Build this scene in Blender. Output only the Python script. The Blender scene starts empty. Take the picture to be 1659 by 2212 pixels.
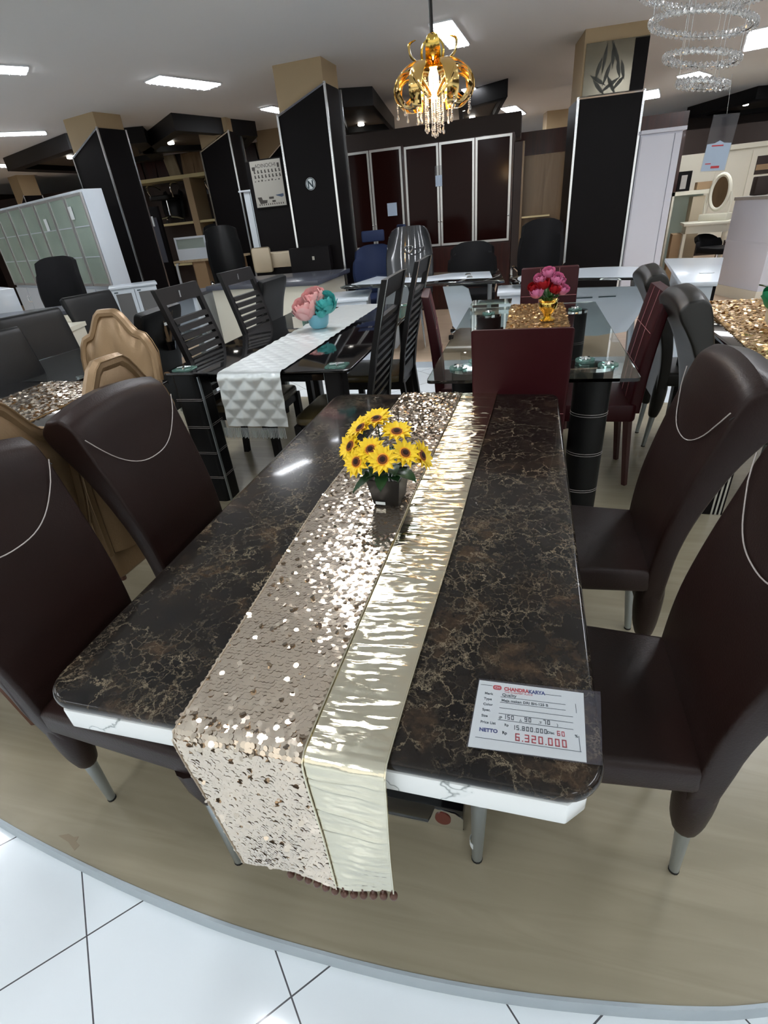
import bpy, bmesh, math, random
from mathutils import Vector, Matrix, Euler, noise
R = math.radians; PI = math.pi
random.seed(7)
S = bpy.context.scene; C = S.collection

# ---------------------------------------------------------------- camera
cd = bpy.data.cameras.new('camera'); cam = bpy.data.objects.new('camera', cd); C.objects.link(cam); S.camera = cam
cd.sensor_fit = 'VERTICAL'; cd.sensor_height = 24; cd.lens = 1084.093 * 24 / 2212; cd.clip_start = .02; cd.clip_end = 100
cam.matrix_world = Matrix.Translation((.31845, -1.14542, 1.35052)) @ (Matrix.Rotation(.298253, 4, 'Z') @ Matrix.Rotation(PI/2 - .535632, 4, 'X') @ Matrix.Rotation(-.100186, 4, 'Z'))
# ---------------------------------------------------------------- world, exposure
w = bpy.data.worlds.new('world'); S.world = w; w.use_nodes = True
w.node_tree.nodes['Background'].inputs[0].default_value = (.57, .57, .54, 1); w.node_tree.nodes['Background'].inputs[1].default_value = 2.1
vs = S.view_settings; vs.view_transform = 'Standard'; vs.look = 'None'; vs.gamma = 1; vs.use_curve_mapping = False; vs.exposure = 0.0
LAMP = 33.0
S.cycles.max_bounces = 8; S.cycles.transmission_bounces = 8; S.cycles.sample_clamp_indirect = 6

# ---------------------------------------------------------------- materials
def mat(name, col, rough=.5, metal=0, coat=0, trans=0, emit=0, spec=.5, bump=None, ior=1.45, noisecol=None, alpha=1):
    m = bpy.data.materials.new(name); m.use_nodes = True; nt = m.node_tree; b = nt.nodes['Principled BSDF']
    b.inputs['Base Color'].default_value = (*col, 1); b.inputs['Roughness'].default_value = rough; b.inputs['Metallic'].default_value = metal
    b.inputs['Coat Weight'].default_value = coat; b.inputs['Coat Roughness'].default_value = .05; b.inputs['Transmission Weight'].default_value = trans
    b.inputs['Specular IOR Level'].default_value = spec; b.inputs['IOR'].default_value = ior; b.inputs['Alpha'].default_value = alpha
    if emit: b.inputs['Emission Color'].default_value = (*col, 1); b.inputs['Emission Strength'].default_value = emit
    tc = nt.nodes.new('ShaderNodeTexCoord')
    if noisecol:
        sc, c2, det = noisecol
        n = nt.nodes.new('ShaderNodeTexNoise'); n.inputs['Scale'].default_value = sc; n.inputs['Detail'].default_value = det
        nt.links.new(tc.outputs['Object'], n.inputs['Vector'])
        mx = nt.nodes.new('ShaderNodeMix'); mx.data_type = 'RGBA'; mx.inputs[6].default_value = (*col, 1); mx.inputs[7].default_value = (*c2, 1)
        nt.links.new(n.outputs['Fac'], mx.inputs[0]); nt.links.new(mx.outputs[2], b.inputs['Base Color'])
    if bump:
        sc, st, dist = bump
        n = nt.nodes.new('ShaderNodeTexNoise'); n.inputs['Scale'].default_value = sc; n.inputs['Detail'].default_value = 3
        nt.links.new(tc.outputs['Object'], n.inputs['Vector'])
        bp = nt.nodes.new('ShaderNodeBump'); bp.inputs['Strength'].default_value = st; bp.inputs['Distance'].default_value = dist
        nt.links.new(n.outputs['Fac'], bp.inputs['Height']); nt.links.new(bp.outputs['Normal'], b.inputs['Normal'])
    return m
def node(nt, t, **k):
    n = nt.nodes.new(t)
    for a, v in k.items(): setattr(n, a, v)
    return n
def ramp(nt, stops):
    r = nt.nodes.new('ShaderNodeValToRGB'); e = r.color_ramp.elements
    while len(e) > 1: e.remove(e[-1])
    e[0].position = stops[0][0]; e[0].color = (*stops[0][1], 1)
    for p, c in stops[1:]:
        x = e.new(p); x.color = (*c, 1)
    return r
def marble_dark():
    m = mat('dark_marble', (.02, .015, .01), rough=.2, coat=.3, spec=.15); nt = m.node_tree; L = nt.links; b = nt.nodes['Principled BSDF']
    b.inputs['Coat Roughness'].default_value = .06
    tc = node(nt, 'ShaderNodeTexCoord')
    n1 = node(nt, 'ShaderNodeTexNoise'); n1.inputs['Scale'].default_value = 9; n1.inputs['Detail'].default_value = 10; n1.inputs['Roughness'].default_value = .7
    L.new(tc.outputs['Object'], n1.inputs['Vector'])
    sub = node(nt, 'ShaderNodeVectorMath', operation='SUBTRACT'); sub.inputs[1].default_value = (.5, .5, .5); L.new(n1.outputs['Color'], sub.inputs[0])
    def warp(k):
        s = node(nt, 'ShaderNodeVectorMath', operation='SCALE'); s.inputs['Scale'].default_value = k; L.new(sub.outputs[0], s.inputs[0])
        a = node(nt, 'ShaderNodeVectorMath', operation='ADD'); L.new(tc.outputs['Object'], a.inputs[0]); L.new(s.outputs[0], a.inputs[1]); return a
    def veins(scale, k, width, seed):
        a = warp(k); v = node(nt, 'ShaderNodeTexVoronoi', feature='DISTANCE_TO_EDGE'); v.inputs['Scale'].default_value = scale
        mp = node(nt, 'ShaderNodeMapping'); mp.inputs['Location'].default_value = (seed, seed*2, 0); L.new(a.outputs[0], mp.inputs[0]); L.new(mp.outputs[0], v.inputs['Vector'])
        r = ramp(nt, [(0, (1, 1, 1)), (width*.35, (.45, .45, .45)), (width, (0, 0, 0))]); L.new(v.outputs['Distance'], r.inputs[0])
        mk = node(nt, 'ShaderNodeTexNoise'); mk.inputs['Scale'].default_value = 8; mk.inputs['Detail'].default_value = 8; mk.inputs['Roughness'].default_value = .65
        mp2 = node(nt, 'ShaderNodeMapping'); mp2.inputs['Location'].default_value = (seed*3+1, seed, 0); L.new(tc.outputs['Object'], mp2.inputs[0]); L.new(mp2.outputs[0], mk.inputs['Vector'])
        rm = ramp(nt, [(.47, (0, 0, 0)), (.66, (1, 1, 1))]); L.new(mk.outputs['Fac'], rm.inputs[0])
        mu = node(nt, 'ShaderNodeMath', operation='MULTIPLY'); L.new(r.outputs[0], mu.inputs[0]); L.new(rm.outputs[0], mu.inputs[1]); return mu
    v1 = veins(8, .16, .016, .3); v2 = veins(21, .13, .028, 2.1); v3 = veins(44, .09, .05, 4.7)
    s1 = node(nt, 'ShaderNodeMath', operation='MAXIMUM'); L.new(v1.outputs[0], s1.inputs[0]); L.new(v2.outputs[0], s1.inputs[1])
    s2 = node(nt, 'ShaderNodeMath', operation='MULTIPLY_ADD'); L.new(v3.outputs[0], s2.inputs[0]); s2.inputs[1].default_value = .55; L.new(s1.outputs[0], s2.inputs[2]); s2.use_clamp = True
    nb = node(nt, 'ShaderNodeTexNoise'); nb.inputs['Scale'].default_value = 11; nb.inputs['Detail'].default_value = 8; nb.inputs['Roughness'].default_value = .7
    L.new(warp(.1).outputs[0], nb.inputs['Vector'])
    rb = ramp(nt, [(.38, (.006, .005, .005)), (.54, (.013, .010, .008)), (.64, (.04, .025, .015)), (.78, (.09, .062, .038))]); L.new(nb.outputs['Fac'], rb.inputs[0])
    mx = node(nt, 'ShaderNodeMix', data_type='RGBA'); L.new(s2.outputs[0], mx.inputs[0]); L.new(rb.outputs[0], mx.inputs[6]); mx.inputs[7].default_value = (.33, .27, .18, 1)
    nw = node(nt, 'ShaderNodeTexNoise'); nw.inputs['Scale'].default_value = 26; nw.inputs['Detail'].default_value = 2; L.new(warp(.12).outputs[0], nw.inputs['Vector'])
    rw = ramp(nt, [(.76, (0, 0, 0)), (.79, (.8, .8, .8))]); L.new(nw.outputs['Fac'], rw.inputs[0])
    m2 = node(nt, 'ShaderNodeMix', data_type='RGBA'); L.new(rw.outputs[0], m2.inputs[0]); L.new(mx.outputs[2], m2.inputs[6]); m2.inputs[7].default_value = (.6, .57, .52, 1)
    L.new(m2.outputs[2], b.inputs['Base Color']); return m
def marble_white():
    m = mat('white_marble', (.85, .88, .88), rough=.15, coat=.4); nt = m.node_tree; L = nt.links; b = nt.nodes['Principled BSDF']
    tc = node(nt, 'ShaderNodeTexCoord'); n1 = node(nt, 'ShaderNodeTexNoise'); n1.inputs['Scale'].default_value = 5; n1.inputs['Detail'].default_value = 5; L.new(tc.outputs['Object'], n1.inputs['Vector'])
    a = node(nt, 'ShaderNodeMix', data_type='VECTOR'); a.inputs[0].default_value = .35; L.new(tc.outputs['Object'], a.inputs[4]); L.new(n1.outputs['Color'], a.inputs[5])
    v = node(nt, 'ShaderNodeTexVoronoi', feature='DISTANCE_TO_EDGE'); v.inputs['Scale'].default_value = 5; L.new(a.outputs[1], v.inputs['Vector'])
    r = ramp(nt, [(0, (.25, .28, .28)), (.012, (.8, .84, .84)), (.03, (.86, .89, .89))]); L.new(v.outputs['Distance'], r.inputs[0]); L.new(r.outputs[0], b.inputs['Base Color']); return m
def wood(name, c1, c2, scale=1.0, rough=.35, axis='X', coat=.0):
    m = mat(name, c1, rough=rough, coat=coat); nt = m.node_tree; L = nt.links; b = nt.nodes['Principled BSDF']
    tc = node(nt, 'ShaderNodeTexCoord'); mp = node(nt, 'ShaderNodeMapping'); s = {'X': (1, 9, 1), 'Y': (9, 1, 1), 'Z': (9, 9, 1)}[axis]
    mp.inputs['Scale'].default_value = [q*scale for q in s]; L.new(tc.outputs['Object'], mp.inputs[0])
    n = node(nt, 'ShaderNodeTexNoise'); n.inputs['Scale'].default_value = 2.2; n.inputs['Detail'].default_value = 6; n.inputs['Distortion'].default_value = 1.4; L.new(mp.outputs[0], n.inputs['Vector'])
    r = ramp(nt, [(.35, c1), (.65, c2)]); L.new(n.outputs['Fac'], r.inputs[0]); L.new(r.outputs[0], b.inputs['Base Color']); return m
def tile_mat():
    m = mat('white_floor_tile', (.8, .86, .88), rough=.12, coat=.3); nt = m.node_tree; L = nt.links; b = nt.nodes['Principled BSDF']
    tc = node(nt, 'ShaderNodeTexCoord'); mp = node(nt, 'ShaderNodeMapping'); mp.inputs['Rotation'].default_value = (0, 0, R(44)); mp.inputs['Location'].default_value = (-.1577, 1.039, 0)
    L.new(tc.outputs['Object'], mp.inputs[0])
    br = node(nt, 'ShaderNodeTexBrick'); br.offset = 0; br.squash = 1; br.inputs['Scale'].default_value = 1; br.inputs['Mortar Size'].default_value = .0018; br.inputs['Mortar Smooth'].default_value = .1
    br.inputs['Brick Width'].default_value = .37; br.inputs['Row Height'].default_value = .37
    br.inputs['Color1'].default_value = (.80, .86, .90, 1); br.inputs['Color2'].default_value = (.78, .84, .88, 1); br.inputs['Mortar'].default_value = (.08, .08, .09, 1)
    L.new(mp.outputs[0], br.inputs['Vector']); L.new(br.outputs['Color'], b.inputs['Base Color']); return m
M = {}
M['marble'] = marble_dark(); M['wmarble'] = marble_white(); M['tile'] = tile_mat()
M['floorwood'] = wood('pale_wood_laminate', (.275, .24, .165), (.33, .29, .205), .8, .3)
M['orangewood'] = wood('orange_wood_laminate', (.66, .48, .33), (.74, .56, .41), .8, .3)
M['panelwood'] = wood('warm_panel_wood', (.22, .13, .06), (.32, .2, .1), .5, .5, 'Z')
M['palewood'] = wood('pale_panel_wood', (.36, .28, .17), (.46, .37, .24), .5, .5, 'Z')
M['redwood'] = wood('dark_red_wood', (.022, .006, .005), (.045, .010, .007), .6, .3, 'Z', .3)
M['bronze'] = wood('bronze_laminate', (.17, .11, .06), (.21, .14, .08), .4, .25, 'Z')
M['beige'] = wood('beige_laminate', (.45, .38, .27), (.52, .45, .33), .4, .4)
M['ceiling'] = mat('ceiling_paint', (.84, .85, .86), .85, noisecol=(.6, (.81, .81, .80), 2))
M['wall'] = mat('white_wall_paint', (.6, .6, .58), .8, noisecol=(1.5, (.55, .55, .53), 2))
M['darkwall'] = mat('dark_brown_wall', (.035, .02, .015), .6, noisecol=(2, (.02, .012, .01), 2))
M['leather'] = mat('brown_leather', (.017, .0065, .005), .42, bump=(260, .25, .002), noisecol=(9, (.012, .0055, .0042), 3), spec=.3)
M['blackleather'] = mat('black_leather', (.006, .0065, .007), .4, bump=(260, .2, .002), spec=.28)
M['oliveleather'] = mat('dark_olive_leather', (.010, .0095, .008), .4, bump=(260, .2, .002), spec=.5)
M['redleather'] = mat('burgundy_leather', (.032, .003, .005), .45, bump=(300, .2, .002), spec=.25)
M['goldleather'] = mat('gold_leatherette', (.26, .17, .09), .38, metal=.35, bump=(160, .25, .003))
M['thread'] = mat('light_thread', (.42, .38, .36), .6)
M['redthread'] = mat('pink_thread', (.4, .16, .17), .6)
M['steel'] = mat('brushed_steel', (.42, .47, .5), .33, metal=.85)
M['chrome'] = mat('chrome', (.85, .87, .88), .08, metal=1)
M['silvertrim'] = mat('silver_trim', (.75, .77, .78), .22, metal=1)
M['alu'] = mat('aluminium_frame', (.62, .63, .62), .35, metal=.7)
M['rubber'] = mat('black_rubber', (.01, .01, .01), .7)
M['blackgloss'] = mat('black_gloss', (.006, .006, .007), .06, coat=.6)
M['blackwood'] = mat('black_wood', (.005, .0045, .005), .45, spec=.3, bump=(60, .1, .002))
M['blacklam'] = mat('black_laminate', (.005, .004, .0045), .45, spec=.12)
M['tan'] = mat('tan_paint', (.37, .275, .16), .6)
M['edge'] = mat('grey_metal_edging', (.36, .42, .46), .45, metal=.25, noisecol=(14, (.46, .51, .54), 4))
M['white'] = mat('white_gloss_laminate', (.58, .64, .70), .25, coat=.15)
M['whitematt'] = mat('white_matt_laminate', (.66, .68, .76), .5)
M['cream'] = mat('cream_laminate', (.72, .69, .58), .35)
M['greyband'] = mat('grey_stone_band', (.40, .38, .35), .5, noisecol=(20, (.32, .3, .28), 4))
M['glass'] = mat('clear_glass', (.86, .96, .93), .01, trans=1, ior=1.45)
M['glassedge'] = mat('green_glass', (.35, .62, .55), .03, trans=.8, ior=1.45)
M['frost'] = mat('frosted_glass', (.52, .62, .58), .35, trans=.55)
M['crystal'] = mat('crystal', (1, 1, 1), .03, trans=.88, ior=1.5)
M['plastic'] = mat('clear_plastic', (.12, .12, .15), .04, alpha=.16, spec=1.0, coat=1)
M['darkglass'] = mat('dark_cabinet_glass', (.014, .004, .0035), .12, spec=.12)
M['mirrorgold'] = mat('gold_metal', (.83, .56, .2), .13, metal=1)
M['goldpot'] = mat('gold_pot', (.72, .5, .12), .15, metal=1)
M['foil'] = mat('champagne_foil', (.84, .79, .63), .13, metal=1)
nt = M['foil'].node_tree; tc = nt.nodes['Texture Coordinate']; mp = nt.nodes.new('ShaderNodeMapping'); mp.inputs['Scale'].default_value = (30, 150, 90); nz = nt.nodes.new('ShaderNodeTexNoise'); nz.inputs['Scale'].default_value = 1; nz.inputs['Detail'].default_value = 4; nz.inputs['Distortion'].default_value = 1.2; bp = nt.nodes.new('ShaderNodeBump'); bp.inputs['Strength'].default_value = .22; bp.inputs['Distance'].default_value = .002
nt.links.new(tc.outputs['Object'], mp.inputs[0]); nt.links.new(mp.outputs[0], nz.inputs['Vector']); nt.links.new(nz.outputs['Fac'], bp.inputs['Height']); nt.links.new(bp.outputs['Normal'], nt.nodes['Principled BSDF'].inputs['Normal'])
M['sequin'] = mat('rose_gold_sequin', (.80, .69, .57), .12, metal=.92)
M['goldsequin'] = mat('gold_sequin', (.62, .40, .18), .25, metal=.8)
M['cloth'] = mat('beige_cloth', (.35, .29, .22), .7)
M['goldcloth'] = mat('gold_cloth', (.45, .28, .12), .5)
M['bead'] = mat('brown_wooden_bead', (.10, .045, .03), .35)
M['silvercloth'] = mat('silver_cloth', (.66, .70, .70), .38, metal=.7, bump=(50, .15, .004))
M['lampglow'] = mat('fluorescent_diffuser', (.94, .96, 1), .5, emit=LAMP)
M['downglow'] = mat('downlight_glow', (1, .97, .9), .5, emit=14)
M['bulbglow'] = mat('warm_bulb_glow', (1, .62, .25), .4, emit=28)
M['louver'] = mat('louvre_metal', (.8, .82, .85), .3, metal=.6)
M['petal'] = mat('yellow_petal', (.86, .55, .012), .5, noisecol=(60, (.9, .66, .02), 2))
M['petalin'] = mat('orange_petal_base', (.75, .30, .01), .6)
M['seed'] = mat('dark_seed_head', (.02, .006, .004), .8, bump=(700, 1, .002))
M['seedring'] = mat('brown_seed_ring', (.17, .045, .012), .8, bump=(600, 1, .002))
M['leaf'] = mat('dark_green_leaf', (.010, .04, .014), .35, noisecol=(40, (.02, .07, .02), 2))
M['pink'] = mat('pink_petal', (.78, .36, .38), .6, noisecol=(25, (.85, .58, .55), 2))
M['teal'] = mat('teal_petal', (.06, .42, .42), .6, noisecol=(40, (.1, .5, .48), 2))
M['tealpot'] = mat('pale_blue_pot', (.16, .42, .52), .35)
M['rose'] = mat('magenta_rose_petal', (.78, .26, .46), .55); M['redrose'] = mat('red_rose_petal', (.42, .008, .015), .55)
M['green'] = mat('bright_green_ribbon', (.02, .30, .13), .5); M['greenleaf'] = mat('mid_green_leaf', (.04, .15, .03), .5)
M['paper'] = mat('white_paper', (.80, .86, .88), .45); M['bluepaper'] = mat('pale_blue_paper', (.42, .52, .66), .5)
M['ink'] = mat('dark_ink', (.03, .06, .07), .6); M['redink'] = mat('red_ink', (.55, .05, .06), .6); M['blueink'] = mat('blue_ink', (.05, .08, .25), .6)
M['poster'] = mat('poster_print', (.36, .35, .31), .5); M['posterink'] = mat('poster_dark_ink', (.04, .035, .03), .6); M['posterblue'] = mat('poster_blue_ink', (.05, .08, .13), .6)
M['bluemesh'] = mat('blue_mesh_fabric', (.008, .02, .07), .7, bump=(300, .4, .002))
M['blackfab'] = mat('black_fabric', (.006, .006, .007), .7, spec=.2)
M['clearblack'] = mat('smoked_plastic', (.03, .032, .035), .08, coat=1)
M['greytop'] = mat('grey_desk_top', (.07, .075, .095), .25)
M['etch'] = mat('bronze_mirror', (.13, .12, .09), .2, metal=.5, noisecol=(6, (.19, .17, .12), 4)); M['etchleaf'] = mat('etched_leaf', (.035, .037, .03), .35, metal=.4)
M['brownbox'] = mat('brown_cardboard', (.3, .2, .11), .7)
M['vanity'] = mat('ivory_lacquer', (.74, .72, .6), .3); M['mirror'] = mat('mirror_glass', (.6, .6, .55), .03, metal=1)

# ---------------------------------------------------------------- mesh helpers
def obj(name, bm, m, parent=None, smooth=False, bev=0, seg=2, loc=None, rot=None, ang=35, stuff=False):
    if bev: bmesh.ops.bevel(bm, geom=[e for e in bm.edges if e.is_manifold and e.calc_face_angle(0) > R(ang)], offset=bev, segments=seg, affect='EDGES', profile=.5)
    me = bpy.data.meshes.new(name); bm.normal_update(); bm.to_mesh(me); bm.free(); me.materials.append(m if not isinstance(m, str) else M[m])
    if smooth or bev:
        me.polygons.foreach_set('use_smooth', [True]*len(me.polygons)); me.set_sharp_from_angle(angle=R(40))
    o = bpy.data.objects.new(name, me); C.objects.link(o)
    if parent: o.parent = parent
    if loc: o.location = loc
    if rot: o.rotation_euler = rot
    if stuff: o['kind'] = 'stuff'
    return o
def thing(name, label, cat, loc=(0, 0, 0), rz=0, group=None):
    o = bpy.data.objects.new(name, None); C.objects.link(o); o.location = loc; o.rotation_euler = (0, 0, rz); o['label'] = label; o['category'] = cat
    o.empty_display_size = .05
    if group: o['group'] = group
    return o
def tag(o, label, cat, group=None):
    o['label'] = label; o['category'] = cat
    if group: o['group'] = group
    return o
def struct(o): o['kind'] = 'structure'; return o
def dup(root, loc, rz, label, group=None):
    def cp(o, p):
        c = o.copy(); C.objects.link(c)
        if p: c.parent = p
        for ch in o.children: cp(ch, c)
        return c
    r = cp(root, None); r.location = loc; r.rotation_euler = (0, 0, rz); r['label'] = label
    if group: r['group'] = group
    return r
def bx(x0, x1, y0, y1, z0, z1, bm=None, mtx=None):
    bm = bm or bmesh.new()
    v = [bm.verts.new((x, y, z)) for x in (x0, x1) for y in (y0, y1) for z in (z0, z1)]
    if mtx:
        for q in v: q.co = mtx @ q.co
    for f in ((0, 1, 3, 2), (4, 6, 7, 5), (0, 4, 5, 1), (2, 3, 7, 6), (0, 2, 6, 4), (1, 5, 7, 3)): bm.faces.new([v[i] for i in f])
    bmesh.ops.recalc_face_normals(bm, faces=bm.faces); return bm
def prism(pts, d0, d1, axis='z', bm=None):
    bm = bm or bmesh.new()
    def P(p, d): return {'z': (p[0], p[1], d), 'y': (p[0], d, p[1]), 'x': (d, p[0], p[1])}[axis]
    a = [bm.verts.new(P(p, d0)) for p in pts]; b = [bm.verts.new(P(p, d1)) for p in pts]
    bm.faces.new(a[::-1]); bm.faces.new(b); n = len(pts)
    for i in range(n): bm.faces.new((a[i], a[(i+1) % n], b[(i+1) % n], b[i]))
    bmesh.ops.recalc_face_normals(bm, faces=bm.faces); return bm
def frame_for(d):
    d = d.normalized(); u = d.cross(Vector((0, 0, 1)) if abs(d.z) < .9 else Vector((1, 0, 0))).normalized(); return u, d.cross(u)
def tube(pts, r, n=8, bm=None, closed=False, flat=None):
    bm = bm or bmesh.new(); P = [Vector(p) for p in pts]; N = len(P); rr = r if isinstance(r, (list, tuple)) else [r]*N; rings = []
    up = None
    for i in range(N):
        d = (P[(i+1) % N]-P[i-1]) if closed else (P[min(i+1, N-1)]-P[max(i-1, 0)])
        d.normalize()
        if up is None: up = frame_for(d)[0]
        u = (up - d*up.dot(d)); u = u.normalized() if u.length > 1e-6 else frame_for(d)[0]; up = u; v = d.cross(u)
        rings.append([bm.verts.new(P[i] + (u*math.cos(2*PI*k/n)*rr[i] + v*math.sin(2*PI*k/n)*rr[i]*(flat or 1))) for k in range(n)])
    for i in range(N if closed else N-1):
        a, b = rings[i], rings[(i+1) % N]
        for k in range(n): bm.faces.new((a[k], a[(k+1) % n], b[(k+1) % n], b[k]))
    if not closed: bm.faces.new(rings[0][::-1]); bm.faces.new(rings[-1])
    bmesh.ops.recalc_face_normals(bm, faces=bm.faces)
    return bm
def lathe(prof, n=24, bm=None, c=(0, 0, 0), sx=1, sy=1):
    bm = bm or bmesh.new(); rings = []
    for r, z in prof: rings.append([bm.verts.new((c[0]+r*sx*math.cos(2*PI*k/n), c[1]+r*sy*math.sin(2*PI*k/n), c[2]+z)) for k in range(n)])
    for a, b in zip(rings, rings[1:]):
        for k in range(n): bm.faces.new((a[k], a[(k+1) % n], b[(k+1) % n], b[k]))
    bm.faces.new(rings[0][::-1]); bm.faces.new(rings[-1]); bmesh.ops.recalc_face_normals(bm, faces=bm.faces); return bm
def grid(fn, nu, nv, thick=0, bm=None):
    bm = bm or bmesh.new(); V = [[bm.verts.new(fn(i/nu, j/nv)) for j in range(nv+1)] for i in range(nu+1)]
    fs = [bm.faces.new((V[i][j], V[i+1][j], V[i+1][j+1], V[i][j+1])) for i in range(nu) for j in range(nv)]
    if thick: bm.normal_update(); bmesh.ops.solidify(bm, geom=fs, thickness=thick)
    return bm
def rrect(w, h, r, n=5, cx=0, cy=0):
    pts = []
    for sx, sy, a0 in ((1, 1, 0), (-1, 1, 90), (-1, -1, 180), (1, -1, 270)):
        for k in range(n+1):
            a = R(a0+90*k/n); pts.append((cx+sx*(w/2-r)+r*math.cos(a), cy+sy*(h/2-r)+r*math.sin(a)))
    return pts
def interp(tab, z):
    if z <= tab[0][0]: return tab[0][1]
    for (a, x), (b, y) in zip(tab, tab[1:]):
        if z <= b: t = (z-a)/(b-a); t = t*t*(3-2*t)*.4 + t*.6; return x+(y-x)*t
    return tab[-1][1]
def catmull(pts, k=6):
    P = [Vector(p) for p in pts]; out = []
    for i in range(len(P)-1):
        p0 = P[max(i-1, 0)]; p1 = P[i]; p2 = P[i+1]; p3 = P[min(i+2, len(P)-1)]
        for s in range(k):
            t = s/k; out.append(.5*((2*p1)+(p2-p0)*t+(2*p0-5*p1+4*p2-p3)*t*t+(3*p1-p0-3*p2+p3)*t**3))
    out.append(P[-1]); return out
def textmesh(s, size, m, parent, loc, rot=(0, 0, 0), name='lettering', bold=0, align='LEFT', sx=1):
    c = bpy.data.curves.new('t', 'FONT'); c.body = s; c.size = size; c.align_x = align; c.extrude = .0002; c.offset = bold; c.resolution_u = 3
    t = bpy.data.objects.new('t', c); C.objects.link(t); bpy.context.view_layer.update()
    me = bpy.data.meshes.new_from_object(t.evaluated_get(bpy.context.evaluated_depsgraph_get())); bpy.data.objects.remove(t); bpy.data.curves.remove(c)
    me.materials.clear(); me.materials.append(M[m]); o = bpy.data.objects.new(name, me); C.objects.link(o); o.parent = parent; o.location = loc; o.rotation_euler = rot; o.scale = (sx, 1, 1); return o

# ================================================================ SETTING
FZ = -.055
struct(obj('floor', bx(-15, 9, -5, 16, FZ-.1, FZ), 'tile'))
struct(obj('ceiling', bx(-15, 9, -5, 16, 2.8, 2.9), 'ceiling'))
struct(obj('wall_back', bx(-15, 9, 15.9, 16, FZ, 2.8), 'darkwall'))
struct(obj('wall_left', bx(-15.1, -15, -5, 16, FZ, 2.8), 'darkwall'))
struct(obj('wall_right', bx(9, 9.1, -5, 16, FZ, 2.8), 'darkwall'))
struct(obj('wall_front', bx(-15, 9, -5.1, -5, FZ, .5), 'wall'))   # unseen; window opening above it added so daylight brightens ceiling and runner
bm = bmesh.new()
for k in range(9): bx(-15+k*3-.04, -15+k*3+.04, -5.08, -5.02, .5, 2.8, bm)
struct(obj('added_window_1', bm, 'alu'))  # mullions of the assumed window, added with the opening for fill daylight
# near platform with its curved front edge
front = [(-6.5, .9), (-3.5, -.1), (-2.2, -.45), (-1.5, -.61), (-1.024, -.696), (-.726, -.737), (-.473, -.762), (-.254, -.775), (-.03, -.775), (.172, -.768), (.358, -.752), (.532, -.728), (.701, -.698), (.835, -.662), (1.1, -.57), (1.6, -.33), (2.6, .35), (3.4, 1.2)]
fr = [(p.x, p.y) for p in catmull([(a, b, 0) for a, b in front], 5)]
pf = thing('display_platform', 'low pale wood platform with curved front edge under the marble dining table', 'platform')
obj('deck', prism(fr + [(3.4, 2.62), (-6.5, 3.2)], FZ, 0), 'floorwood', pf)
bm = bmesh.new()
for (a, b), (c, d) in zip(fr, fr[1:]): pass
def edge_strip(pts, o0, o1, z0, z1):
    bm = bmesh.new(); V = []
    for i, (x, y) in enumerate(pts):
        a = Vector(pts[max(i-1, 0)]); b = Vector(pts[min(i+1, len(pts)-1)]); t = (b-a).normalized(); n = Vector((t.y, -t.x))
        V.append([bm.verts.new((x+n.x*o, y+n.y*o, z)) for o, z in ((o0, z0), (o1, z0), (o1, z1), (o0, z1))])
    for a, b in zip(V, V[1:]):
        for k in range(4): bm.faces.new((a[k], a[(k+1) % 4], b[(k+1) % 4], b[k]))
    bm.faces.new(V[0]); bm.faces.new(V[-1][::-1]); bmesh.ops.recalc_face_normals(bm, faces=bm.faces); return bm
obj('edging', edge_strip(fr, .0005, .007, FZ, .002), 'edge', pf)
obj('worn_sticker_patch', prism([(-.815, -.700), (-.775, -.708), (-.742, -.722), (-.738, -.708), (-.755, -.702), (-.757, -.690), (-.77, -.694), (-.79, -.69)], .0, .0006), mat('old_glue', (.27, .22, .15), .7), pf)
pf2 = thing('display_platform', 'orange wood laminate platform beyond the white tile aisle', 'platform')
obj('deck', bx(-14, 5.5, 4.0, 13, FZ, 0), 'orangewood', pf2); obj('edging', bx(-14, 5.5, 3.985, 4.0, FZ, .002), 'white', pf2)

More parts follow.
